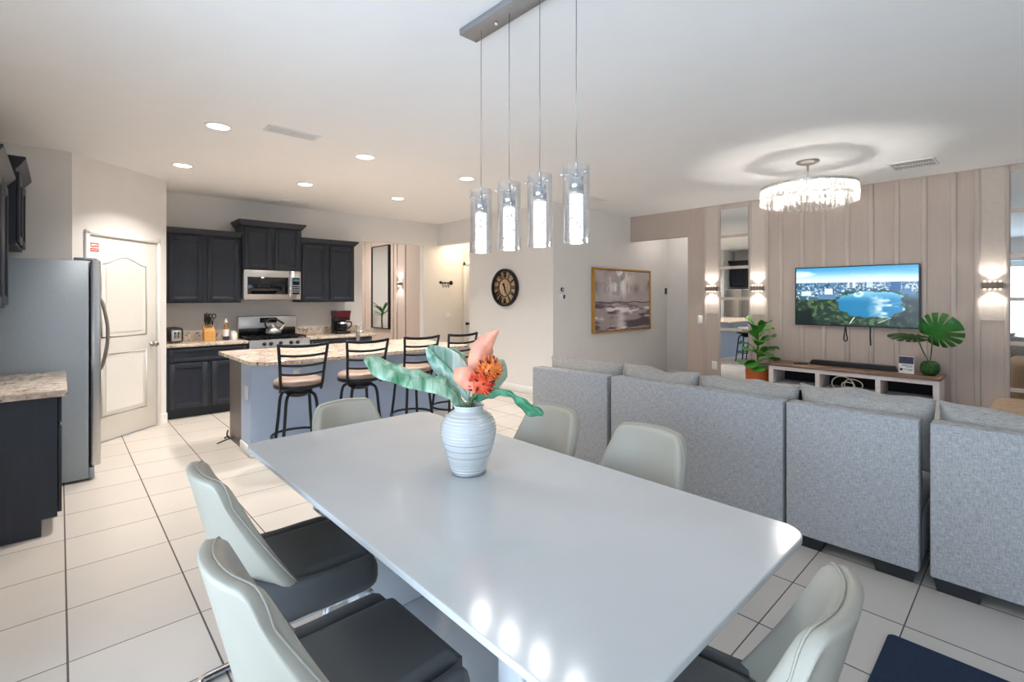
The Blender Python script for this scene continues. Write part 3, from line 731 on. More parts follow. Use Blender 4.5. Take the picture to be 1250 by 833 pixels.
# bar stools
def bar_stool():
    t = thing('bar_stool', '', 'stool', (0, 0, 0), 0, 'bar stools at the island')
    b = nb(); lathe(b, [(0.165, 0.672), (0.188, 0.678), (0.192, 0.70), (0.186, 0.712)], n=36); obj('seat_frame', b, M['black_metal'], t)
    b = nb(); lathe(b, [(0.186, 0.70), (0.192, 0.715), (0.188, 0.738), (0.165, 0.752), (0.1, 0.757), (0, 0.758)], n=36); obj('seat', b, M['seat_beige'], t)
    b = nb(); lathe(b, [(0.11, 0.64), (0.11, 0.672)], n=24); lathe(b, [(0.07, 0.60), (0.115, 0.64)], n=24); obj('swivel', b, M['black_metal'], t)
    for k in range(4):
        a = PI / 4 + k * PI / 2; c, s = math.cos(a), math.sin(a)
        b = nb(); tube(b, spline([(c * 0.06, s * 0.06, 0.632), (c * 0.125, s * 0.125, 0.63), (c * 0.163, s * 0.163, 0.58), (c * 0.185, s * 0.185, 0.40), (c * 0.235, s * 0.235, 0.012)], 7), 0.013, 10)
        lg = obj('leg', b, M['black_metal'], t)
        b = nb(); cyl(b, (c * 0.235, s * 0.235, 0.0), 0.016, 0.02, 'z', 12); obj('foot_cap', b, M['black_plastic'], lg)
    b = nb(); tube(b, [(0.203 * math.cos(a), 0.203 * math.sin(a), 0.275) for a in np.linspace(0, 2 * PI, 49)[:-1]], 0.011, 8, closed=True); obj('foot_ring', b, M['black_metal'], t)
    for s in (-1, 1):
        b = nb(); tube(b, [(s * 0.158, -0.10, 0.66), (s * 0.162, -0.135, 0.72), (s * 0.172, -0.165, 0.88), (s * 0.190, -0.195, 1.055)], 0.012, 8); obj('back_post', b, M['black_metal'], t)
    for z, y, w, r in ((1.045, -0.193, 0.189, 0.013), (0.965, -0.180, 0.181, 0.010), (0.885, -0.166, 0.173, 0.010), (0.81, -0.152, 0.168, 0.010)):
        b = nb(); tube(b, [(x * w, y - 0.028 * (1 - x * x), z - 0.012 * (1 - x * x)) for x in np.linspace(-1, 1, 13)], r, 8, flat=0.55); obj('back_rail', b, M['black_metal'], t)
    return t
st = bar_stool()
for i, (x, y, rz, lab) in enumerate(((1.47, 4.22, -0.12, 'black metal bar stool nearest the island\'s brown end'), (2.005, 4.20, -0.06, 'second black bar stool from the brown island end'),
                                    (2.555, 4.20, -0.02, 'third black bar stool along the island, partly behind the green leaf'), (3.05, 4.22, 0.05, 'farthest black bar stool along the island, behind the flower'))):
    s = st if i == 0 else dup(st, (0, 0, 0))
    s.location = (x, y, 0); s.rotation_euler = (0, 0, rz); s['label'] = lab

# ------------------------------------------------------------------ dining table
TZ = 0.75
TX0, TX1, TY0, TY1 = 0.62, 1.60, 0.445, 2.485
r = thing('dining_table', 'long white glossy dining table with rounded corners', 'table', ((TX0 + TX1) / 2, (TY0 + TY1) / 2, 0))
def rrect(x0, x1, y0, y1, rd, n=8, bow=0.0):
    p = []
    for cx, cy, a0 in ((x1 - rd, y1 - rd, 0), (x0 + rd, y1 - rd, 90), (x0 + rd, y0 + rd, 180), (x1 - rd, y0 + rd, 270)):
        for k in range(n + 1):
            a = math.radians(a0 + 90 * k / n); p.append((cx + rd * math.cos(a), cy + rd * math.sin(a)))
    return p
b = nb(); prism(b, rrect(TX0, TX1, TY0, TY1, 0.075), TZ - 0.02, TZ, 'z', bev=0.004); obj('tabletop', b, M['table_white'], r, world=True)
b = nb()
for x in (0.69, 1.51): box(b, x, x + 0.02, 0.62, 2.31, TZ - 0.07, TZ - 0.021)
for y in (0.62, 1.17, 1.74, 2.29): box(b, 0.71, 1.51, y, y + 0.02, TZ - 0.07, TZ - 0.021)
obj('apron', b, M['white_gloss'], r, world=True)
for y in (0.98, 1.95):
    b = nb(); box(b, 0.90, 1.32, y - 0.05, y + 0.05, 0.06, TZ - 0.075, 0.01, 2); box(b, 0.80, 1.42, y - 0.07, y + 0.07, TZ - 0.078, TZ - 0.070); obj('leg', b, M['white_gloss'], r, world=True)
b = nb(); box(b, 0.84, 1.38, 0.80, 2.13, 0.0, 0.06, 0.012, 2); obj('base', b, M['white_gloss'], r, world=True)

# dining chairs: seat towards +x
def dining_chair():
    t = thing('dining_chair', '', 'chair', (0, 0, 0), 0, 'dining chairs around the white table')
    ZB = 0.40
    def top(u): return 0.858 - 0.012 * u * u - 0.075 * max(0.0, (abs(u) - 0.70) / 0.30) ** 2.4
    def w(v): return 0.246 - 0.058 * v ** 1.3 - 0.034 * (1 - v) ** 6
    def pos(u, v, off):
        z = ZB + v * (top(u) - ZB)
        x = -0.215 - 0.105 * v ** 1.1 + (0.125 * (1 - v) ** 1.4 + 0.066) * abs(u) ** 2.3
        th = 0.058 * (1 - 0.2 * abs(u) ** 6) * (1 - 0.15 * v ** 6)
        y = u * w(v)
        # taper the padding into a rim at the edge
        return Vector((x + (th if off else 0.0), y * (0.955 if off else 1.0), z - (0.012 * v ** 8 if off else 0)))
    b = nb(); shell(b, lambda u, v: pos(u * 2 - 1, v, 1), lambda u, v: pos(u * 2 - 1, v, 0), 26, 20)
    bk = obj('backrest', b, M['leather'], t)
    m = bk.modifiers.new('soft', 'SUBSURF'); m.levels = 1; m.render_levels = 1
    rim = lambda u, v: pos(u, v, 0).lerp(pos(u, v, 1), 0.72)
    ed = [rim(-1, v) for v in np.linspace(0.2, 1, 14)] + [rim(u, 1) for u in np.linspace(-0.92, 0.92, 26)] + [rim(1, v) for v in np.linspace(1, 0.2, 14)]
    b = nb(); tube(b, ed, 0.0028, 6); obj('piping', b, M['leather'], bk)
    # tub: underside plus side wings that rise towards the back
    b = nb()
    for s in (-1, 1):
        n = 22
        def sec(i):
            q = i / n; x = 0.25 - 0.43 * q
            zt = 0.468 + 0.05 * max(0, (q - 0.45) / 0.55) ** 2.0
            zb = 0.355 - 0.0 * q; yo = s * (0.240 + 0.012 * math.sin(PI * q) - 0.034 * q * q - 0.02 * max(0, (0.12 - q) / 0.12) ** 2); yi = s * (abs(yo) - 0.052)
            if q < 0.08: zt -= 0.03 * (1 - q / 0.08) ** 2
            return [Vector((x, yi, zb)), Vector((x, yo - s * 0.012, zb)), Vector((x, yo, zb + 0.03)), Vector((x, yo, zt - 0.018)), Vector((x, yo - s * 0.012, zt)), Vector((x, yi + s * 0.010, zt)), Vector((x, yi, zt - 0.015))]
        rings = [[b.verts.new(p) for p in sec(i)] for i in range(n + 1)]
        for A, B in zip(rings, rings[1:]):
            for k in range(7):
                f = b.faces.new((A[k], A[(k + 1) % 7], B[(k + 1) % 7], B[k])); f.smooth = True
        b.faces.new(rings[0]); b.faces.new(list(reversed(rings[-1])))
    box(b, -0.19, 0.25, -0.185, 0.185, 0.355, 0.42, 0.012, 2)
    bmesh.ops.recalc_face_normals(b, faces=b.faces)
    obj('seat_shell', b, M['seat_leather'], t)
    def seat(sgn):
        def f(u, v):
            x = -0.20 + 0.46 * u; y = (v * 2 - 1) * (0.186 - 0.012 * u)
            e = min(1, (1 - abs(v * 2 - 1)) / 0.14); e2 = min(1, (1 - u) / 0.10)
            k = math.sqrt(max(0, 1 - (1 - e) ** 2)) * math.sqrt(max(0, 1 - (1 - e2) ** 2))
            zt = 0.452 + 0.026 * k + 0.012 * max(0, 0.35 - u)
            return Vector((x, y, zt if sgn else 0.42))
        return f
    b = nb(); shell(b, seat(1), seat(0), 24, 24); obj('seat_cushion', b, M['seat_leather'], t)
    b = nb()
    for s in (-1, 1):
        y = s * 0.2
        tube(b, spline([(-0.16, y, 0.345), (0.0, y, 0.345), (0.17, y, 0.345), (0.225, y, 0.325), (0.235, y, 0.27), (0.235, y, 0.1), (0.225, y, 0.04), (0.18, y, 0.016), (0.0, y, 0.014), (-0.20, y, 0.014), (-0.25, y * 0.92, 0.014), (-0.265, y * 0.7, 0.014), (-0.265, 0, 0.014)], 5), 0.013, 10, flat=1.35)
    obj('chrome_frame', b, M['chrome'], t)
    b = nb(); box(b, -0.16, -0.12, -0.2, 0.2, 0.338, 0.356); box(b, 0.10, 0.14, -0.2, 0.2, 0.338, 0.356); obj('seat_brace', b, M['black_metal'], t)
    return t
dc = dining_chair()
for i, (x, y, rz, lab) in enumerate(((0.625, 1.90, 0, 'pale leather dining chair, farther of the two on the table\'s kitchen side'),
                                    (0.538, 1.228, 0.02, 'pale leather dining chair nearest the viewer on the table\'s kitchen side'),
                                    (1.165, 2.36, -PI / 2, 'pale leather dining chair at the table end nearest the bar stools'),
                                    (1.655, 1.735, PI, 'pale leather dining chair near the drooping leaf, by the sofa seam'),
                                    (1.665, 1.165, PI, 'pale leather dining chair at table centre, backed by the grey sofa'),
                                    (1.085, 0.535, PI / 2 + 0.12, 'pale leather dining chair at the near table end, close to the navy mat'))):
    c = dc if i == 0 else dup(dc, (0, 0, 0))
    c.location = (x, y, 0); c.rotation_euler = (0, 0, rz); c['label'] = lab

# vase
VX, VY = 1.164, 1.498
r = thing('ceramic_vase', 'pale blue ribbed ceramic vase on the white table', 'vase', (VX, VY, TZ))
prof = [(0.0, 0.0), (0.062, 0.0), (0.066, 0.006)]
cp = [(0.066, 0.006), (0.075, 0.035), (0.090, 0.085), (0.102, 0.13), (0.1065, 0.165), (0.102, 0.195), (0.088, 0.22), (0.066, 0.236), (0.056, 0.243), (0.0555, 0.25), (0.06, 0.258), (0.0605, 0.262)]
S = spline([(a, 0, z) for a, z in cp], 16)
for p in S[1:]:
    ridge = 0.0019 * math.sin(p.z * 2 * PI / 0.0115) * (1 if 0.16 < p.z < 0.232 or p.z < 0.03 else (0.35 if p.z < 0.16 else 0))
    prof.append((p.x + ridge, p.z))
prof += [(0.057, 0.263), (0.051, 0.256), (0.05, 0.243), (0.06, 0.232), (0.08, 0.2), (0.08, 0.14), (0.0, 0.12)]
b = nb(); lathe(b, prof, n=64, cap=False); bd = obj('body', b, M['vase'], r)
b = nb()
for z, rr in ((0.10, 0.0945), (0.075, 0.0875), (0.125, 0.1012)): tube(b, [(rr * math.cos(a), rr * math.sin(a), z) for a in np.linspace(0, 2 * PI, 49)[:-1]], 0.0011, 6, closed=True)
obj('glaze_line', b, mat('grey_glaze_line', rgb(150, 160, 172), 0.3), bd)
b = nb(); lathe(b, [(0.0625, 0.0005), (0.0665, 0.0005), (0.067, 0.006), (0.0663, 0.0075)], n=48, cap=False); obj('foot_rim', b, M['grey_metal'], bd)

# flowers: offsets from the vase axis, r = to the right of the view line, f = away from the viewer, z absolute
SA, CA = math.sin(0.74973), math.cos(0.74973)
def vp(rr, f, z): return Vector((rr * CA + f * SA, -rr * SA + f * CA, z - TZ))
def flower_thing(name, label, cat, group=None): return thing(name, label, cat, (VX, VY, TZ), 0, group)
RV = vp(1, 0, TZ); FV = vp(0, 1, TZ); UV = Vector((0, 0, 1))
t = flower_thing('leaf_spray', 'long ruffled green leaf reaching left from the vase towards the stools', 'leaf', 'leaves in the vase')
b = nb(); blade(b, [vp(-0.012, 0, 0.985), vp(-0.035, 0, 1.03), vp(-0.085, -0.02, 1.085), vp(-0.19, -0.04, 1.118), vp(-0.285, -0.05, 1.148), vp(-0.385, -0.06, 1.20)], UV * 0.8 + FV * 0.6, [0.008, 0.012, 0.030, 0.037, 0.033, 0.042, 0.036, 0.045, 0.035, 0.044, 0.036, 0.010], cup=0.3, ruffle=0.008, rf=6, nacross=10)
obj('leaf_blade', b, M['leaf'], t)
b = nb(); tube(b, spline([vp(-0.005, 0, 0.90), vp(-0.012, 0, 0.985), vp(-0.035, -0.002, 1.03), vp(-0.085, -0.023, 1.085), vp(-0.19, -0.044, 1.118), vp(-0.285, -0.055, 1.148)], 6), 0.0025, 8); obj('stem', b, M['leaf'], t)
t = flower_thing('leaf_spray', 'broad folded silver-green leaf standing up left of the flower', 'leaf', 'leaves in the vase')
b = nb(); blade(b, [vp(-0.005, 0.03, 1.02), vp(-0.03, 0.03, 1.08), vp(-0.07, 0.02, 1.14), vp(-0.115, 0.0, 1.19), vp(-0.155, -0.02, 1.235)], RV * 0.75 + UV * 0.55, [0.006, 0.03, 0.058, 0.06, 0.045, 0.01], cup=0.5, ruffle=0.004, rf=4)
obj('leaf_blade', b, M['leaf_striped'], t)
b = nb(); blade(b, [vp(-0.04, 0.055, 1.10), vp(-0.06, 0.055, 1.15), vp(-0.075, 0.05, 1.19), vp(-0.08, 0.045, 1.225)], RV, [0.02, 0.05, 0.05, 0.015], cup=0.35); obj('back_blade', b, M['leaf'], t)
b = nb(); tube(b, spline([vp(0, 0.02, 0.90), vp(-0.005, 0.03, 1.02), vp(-0.03, 0.027, 1.08), vp(-0.07, 0.016, 1.14), vp(-0.115, -0.004, 1.19), vp(-0.15, -0.024, 1.23)], 6), 0.0035, 8); obj('stem', b, M['leaf'], t)
t = flower_thing('leaf_spray', 'pale rounded leaf behind the orange flower head', 'leaf', 'leaves in the vase')
b = nb(); blade(b, [vp(0.02, 0.05, 1.04), vp(0.065, 0.06, 1.08), vp(0.10, 0.06, 1.13), vp(0.12, 0.05, 1.185)], RV * 0.6 - UV * 0.6, [0.01, 0.05, 0.055, 0.015], cup=0.4); obj('leaf_blade', b, M['leaf_pale'], t)
b = nb(); tube(b, spline([vp(0.005, 0.01, 0.90), vp(0.02, 0.05, 1.04), vp(0.065, 0.056, 1.08)], 6), 0.0035, 8); obj('stem', b, M['leaf'], t)
t = flower_thing('leaf_spray', 'green leaf drooping to the right of the vase over the table', 'leaf', 'leaves in the vase')
b = nb(); blade(b, [vp(0.02, 0.0, 1.03), vp(0.07, -0.01, 1.062), vp(0.13, -0.02, 1.07), vp(0.185, -0.03, 1.05), vp(0.235, -0.035, 1.015), vp(0.29, -0.04, 0.985)], UV * 0.75 - FV * 0.65, [0.012, 0.03, 0.03, 0.02, 0.018, 0.034, 0.04, 0.012], cup=0.35, ruffle=0.004, rf=5); obj('leaf_blade', b, M['leaf_emerald'], t)
b = nb(); tube(b, spline([vp(0.005, 0, 0.90), vp(0.02, 0, 1.03), vp(0.07, -0.013, 1.062), vp(0.13, -0.024, 1.07), vp(0.185, -0.034, 1.05)], 6), 0.0025, 8); obj('stem', b, M['leaf'], t)
t = flower_thing('protea_flower', 'coral and orange pincushion flower with tall peach petals in the vase', 'flower')
fc = vp(0.06, -0.02, 1.115)
b = nb(); tube(b, spline([vp(0, 0, 0.90), vp(0.01, 0, 1.02), vp(0.045, -0.01, 1.08)], 6), 0.008, 10); obj('stem', b, M['stem'], t)
b = nb(); blade(b, [vp(0.03, 0.0, 1.10), vp(0.03, 0.01, 1.17), vp(0.05, 0.015, 1.225), vp(0.08, 0.01, 1.265), vp(0.115, 0.0, 1.30)], RV * 0.85 - UV * 0.3, [0.02, 0.036, 0.042, 0.026, 0.003], cup=0.5); obj('petal', b, M['petal'], t)
b = nb(); blade(b, [vp(0.05, 0.02, 1.12), vp(0.06, 0.03, 1.18), vp(0.07, 0.035, 1.22), vp(0.075, 0.035, 1.255)], RV, [0.02, 0.03, 0.026, 0.003], cup=0.4); obj('petal', b, M['petal'], t)
b = nb(); blade(b, [vp(0.045, -0.045, 1.065), vp(0.01, -0.06, 1.10), vp(-0.015, -0.06, 1.135), vp(-0.02, -0.05, 1.165)], RV * 0.9 + UV * 0.35, [0.012, 0.036, 0.042, 0.036], cup=0.55); obj('petal', b, M['petal'], t)
b = nb(); rn = random.Random(3)
for cc, rad, mi0 in ((vp(0.083, -0.02, 1.150), 0.036, 2), (vp(0.050, -0.03, 1.098), 0.040, 0)):
    ball(b, cc, rad, mi=mi0)
    for i in range(110):
        a = rn.uniform(0, 2 * PI); q = math.acos(rn.uniform(-0.85, 1))
        dv = Vector((math.sin(q) * math.cos(a), math.sin(q) * math.sin(a), math.cos(q)))
        tube(b, [cc + dv * rad * 0.8, cc + dv * rad * 1.25, cc + dv * rad * 1.45 + Vector((0, 0, 0.005))], [0.0045, 0.0035, 0.0015], 5, mi=1 if i % 4 == 0 else mi0)
obj('flower_head', b, [M['flower_red'], M['flower_tip'], M['flower_orange']], t)

# ------------------------------------------------------------------ sofa
def sofa_module(label, y0, y1, x=3.11, rz=0.0, seats=1, z1=0.815):
    r = thing('sofa_module', label, 'sofa', (x, (y0 + y1) / 2, 0), rz, 'grey sofa modules')
    h = (y1 - y0) / 2 - 0.006
    obj('back_panel', box(nb(), 0, 0.12, -h, h, 0.062, z1, 0.008, 2), M['sofa'], r)
    obj('seat_base', box(nb(), 0.121, 0.95, -h, h, 0.062, 0.30, 0.015, 2), M['sofa'], r)
    for k in range(seats):
        a = -h + 2 * h * k / seats; c = -h + 2 * h * (k + 1) / seats
        obj('seat_cushion', box(nb(), 0.125, 0.97, a + 0.004, c - 0.004, 0.302, 0.47, 0.04, 4), M['sofa'], r)
    for sy in (-1, 1):
        for fx in (0.01, 0.80):
            b = nb(); y = sy * (h - 0.10)
            prism(b, [(y - 0.075, 0.0), (y + 0.075, 0.0), (y + 0.09, 0.062), (y - 0.09, 0.062)], fx, fx + 0.10, 'x'); obj('foot', b, M['black_plastic'], r)
    return r
sofa_module('grey fabric sofa module at the far end by the clock wall', 2.245, 3.0, 3.065, 0.09)
sofa_module('wide grey fabric sofa module with two back cushions behind two dining chairs', 1.0, 2.232, 3.112, 0, 2)
sofa_module('narrower grey fabric sofa module between the two clear seams', 0.382, 0.995, 3.112)
sofa_module('grey fabric sofa module nearest the viewer at right picture edge', -0.60, 0.352, 3.112)
def back_cushion(label, y0, y1, x, z, seed, tilt=-0.10, rz=0.0):
    rnd = random.Random(seed); ph = [rnd.uniform(0, 6.28) for _ in range(4)]
    sx, sy, sz = 0.115, (y1 - y0) / 2, 0.205
    Rt = Matrix.Rotation(tilt, 4, 'Y')
    def f(sgn):
        def g(u, v):
            a = u * 2 - 1; c = v * 2 - 1
            k = max(0.0, (1 - abs(a) ** 3.2) * (1 - abs(c) ** 3.2)) ** 0.55
            y = sy * a * (1 - 0.045 * (1 - c * c)); zz = sz * c * (1 - 0.07 * (1 - a * a)) + (0.012 * math.sin(3 * a + ph[0]) + 0.008 * math.sin(7 * a + ph[1])) * (0.5 + 0.5 * c)
            return Rt @ Vector((sgn * (0.008 + sx * k * (1 + 0.06 * math.sin(4 * a + ph[2]) * math.cos(3 * c + ph[3]))), y, zz))
        return g
    b = shell(nb(), f(1), f(-1), 30, 16)
    o = obj('back_cushion', b, M['sofa_cushion']); o.location = (x, (y0 + y1) / 2, z); o.rotation_euler = (0, 0, rz)
    tag(o, label, 'cushion', 'sofa back cushions'); return o
back_cushion('grey back cushion on the far sofa module below the clock', 2.27, 2.99, 3.33, 0.695, 1, rz=0.09)
back_cushion('grey back cushion on the wide sofa module, by the far seam', 1.625, 2.255, 3.36, 0.688, 2)
back_cushion('grey back cushion on the wide sofa module, in front of the orange planter', 0.985, 1.62, 3.36, 0.682, 3)
back_cushion('grey back cushion on the narrower sofa module, in front of the television', 0.345, 0.98, 3.36, 0.70, 4)
back_cushion('grey back cushion on the nearest sofa module at right picture edge', -0.36, 0.335, 3.36, 0.69, 5)

# tan armchair beyond the sofa
r = thing('tan_armchair', 'tan upholstered armchair beyond the sofa at right picture edge', 'armchair', (5.0, -0.31, 0), 0.0)
obj('seat_base', box(nb(), -0.42, 0.42, -0.45, 0.40, 0.10, 0.32, 0.03, 3), M['tan_fabric'], r)
obj('seat_cushion', box(nb(), -0.29, 0.29, -0.44, 0.28, 0.322, 0.47, 0.05, 4), M['tan_fabric'], r)
b = nb(); pillow(b, (0, 0.40, 0.40), 0.44, 0.14, 0.27, 0.45); obj('backrest', b, M['tan_fabric'], r)
for s in (-1, 1):
    b = nb(); pillow(b, (s * 0.40, -0.05, 0.38), 0.11, 0.44, 0.25, 0.45); obj('armrest', b, M['tan_fabric'], r)
for sx in (-1, 1):
    for sy in (-0.38, 0.38):
        b = nb(); lathe(b, [(0.02, 0), (0.03, 0.10)], (sx * 0.36, sy, 0), 14); obj('leg', b, M['walnut'], r)
# mat
b = nb(); prism(b, rrect(1.72, 2.562, -0.55, 0.418, 0.025, 5), 0.001, 0.014, 'z', bev=0.004); o = obj('door_mat', b, M['mat_navy'], loc=(2.14, -0.07, 0.0)); tag(o, 'dark navy mat on the tiles at the bottom right', 'mat')

# ------------------------------------------------------------------ television wall things
def wall_mirror(label, y0, y1):
    r = thing('wall_mirror', label, 'mirror', (XT - 0.001, (y0 + y1) / 2, 0.06), 0, 'pane mirrors on the television wall')
    zs = [0.06, 0.504, 0.965, 1.407, 1.845, 2.289, 2.70]
    obj('back_board', box(nb(), XT - 0.008, XT - 0.001, y0, y1, 0.06, 2.745), M['taupe_trim'], r, world=True)
    for a, c in zip(zs, zs[1:]):
        tl = random.uniform(-0.0015, 0.0015)
        b = nb(); y00, y11, za, zb = y0 + 0.002, y1 - 0.002, a + 0.013, c - 0.013
        prism(b, [(XT - 0.0145 + tl, za), (XT - 0.0085, za), (XT - 0.0085, zb), (XT - 0.0145 - tl, zb)], y00, y11, 'y'); obj('mirror_pane', b, M['mirror'], r, world=True)
    for z in zs: obj('rail', box(nb(), XT - 0.02, XT - 0.008, y0, y1, z - 0.02, z + 0.02), M['taupe_trim'], r, world=True)
    return r
wall_mirror('tall stacked-pane mirror between two lit sconces left of the television', 2.68, 3.065)
wall_mirror('tall stacked-pane mirror at right picture edge beside a lit sconce', -0.24, 0.16)

def add_light(name, kind, loc, energy, color, rot=(0, 0, 0), **kw):
    l = bpy.data.lights.new(name, kind); l.energy = energy; l.color = color
    for k, v in kw.items(): setattr(l, k, v)
    o = bpy.data.objects.new(name, l); COL.objects.link(o); o.location = loc; o.rotation_euler = rot
    return o
WARM = (1.0, 0.945, 0.875)
def sconce(label, y, x=XT - 0.008, z=1.547, w=0.078, group='lit wall sconces'):
    r = thing('wall_sconce', label, 'wall light', (x, y, z), 0, group)
    obj('body', box(nb(), x - 0.07, x, y - w, y + w, z - 0.033, z + 0.033, 0.003, 1), M['bronze'], r, world=True)
    for k in range(4):
        yy = y + (k - 1.5) * w * 0.48
        for s in (-1, 1): obj('lit_bead', ball(nb(), (x - 0.035, yy, z + s * 0.039), 0.007, u=12, v=8), M['sconce_lit'], r, world=True)
    for s in (1, -1):
        add_light('sconce_lamp', 'SPOT', (x - 0.04, y, z + s * 0.052), 2.4, WARM, (PI if s > 0 else 0, 0, 0), spot_size=math.radians(120), spot_blend=0.6, shadow_soft_size=0.03)
    return r
sconce('lit sconce left of the tall mirror, nearer the passage opening', 3.19)
sconce('lit sconce between the tall mirror and the television, above the fig plant', 2.555)
sconce('lit sconce right of the television near the right picture edge', 0.286)
sconce('lit sconce on the foyer wall seen through the kitchen opening', 8.375, 4.849, 1.68, 0.05)

# numpy noise for the pictures
def vnoise(h, w, cells, seed):
    g = np.random.RandomState(seed).rand(cells[0] + 2, cells[1] + 2)
    y = np.linspace(0, cells[0], h, endpoint=False)[:, None]; x = np.linspace(0, cells[1], w, endpoint=False)[None, :]
    yi = y.astype(int); xi = x.astype(int); fy = y - yi; fx = x - xi
    fy = fy * fy * (3 - 2 * fy); fx = fx * fx * (3 - 2 * fx)
    return (g[yi, xi] * (1 - fx) + g[yi, xi + 1] * fx) * (1 - fy) + (g[yi + 1, xi] * (1 - fx) + g[yi + 1, xi + 1] * fx) * fy
def fbm(h, w, cells, seed, oct=4):
    s = 0; a = 1; tot = 0
    for k in range(oct):
        s = s + a * vnoise(h, w, (min(h - 1, cells[0] * 2 ** k), min(w - 1, cells[1] * 2 ** k)), seed + k); tot += a; a *= 0.55
    return s / tot
def sm(a, b, x):
    t = np.clip((x - a) / (b - a), 0, 1); return t * t * (3 - 2 * t)
def mixc(A, c, t): return A * (1 - t[..., None]) + np.array(c)[None, None, :] * t[..., None]

def picture_obj(name, img, corner, right, up, m, parent):
    # img rows from top to bottom, sRGB 0..255; a flat sheet of one quad per pixel
    h, w, _ = img.shape
    C = np.array(corner); R = np.array(right); U = np.array(up)
    uu = np.linspace(0, 1, w + 1); vv = np.linspace(1, 0, h + 1)
    V = C[None, None, :] + uu[None, :, None] * R + vv[:, None, None] * U
    idx = np.arange((h + 1) * (w + 1)).reshape(h + 1, w + 1)
    F = np.stack([idx[:-1, :-1], idx[1:, :-1], idx[1:, 1:], idx[:-1, 1:]], -1).reshape(-1, 4)
    me = bpy.data.meshes.new(name); me.from_pydata(V.reshape(-1, 3).tolist(), [], F.tolist())
    c = np.clip(img / 255.0, 0, 1); c = np.where(c <= 0.04045, c / 12.92, ((c + 0.055) / 1.055) ** 2.4)
    col = np.concatenate([c.reshape(-1, 3), np.ones((h * w, 1))], 1)
    at = me.color_attributes.new('picture', 'FLOAT_COLOR', 'CORNER')
    at.data.foreach_set('color', np.repeat(col, 4, axis=0).astype(np.float32).ravel())
    me.materials.append(m)
    o = bpy.data.objects.new(name, me); COL.objects.link(o); o.parent = parent
    return o

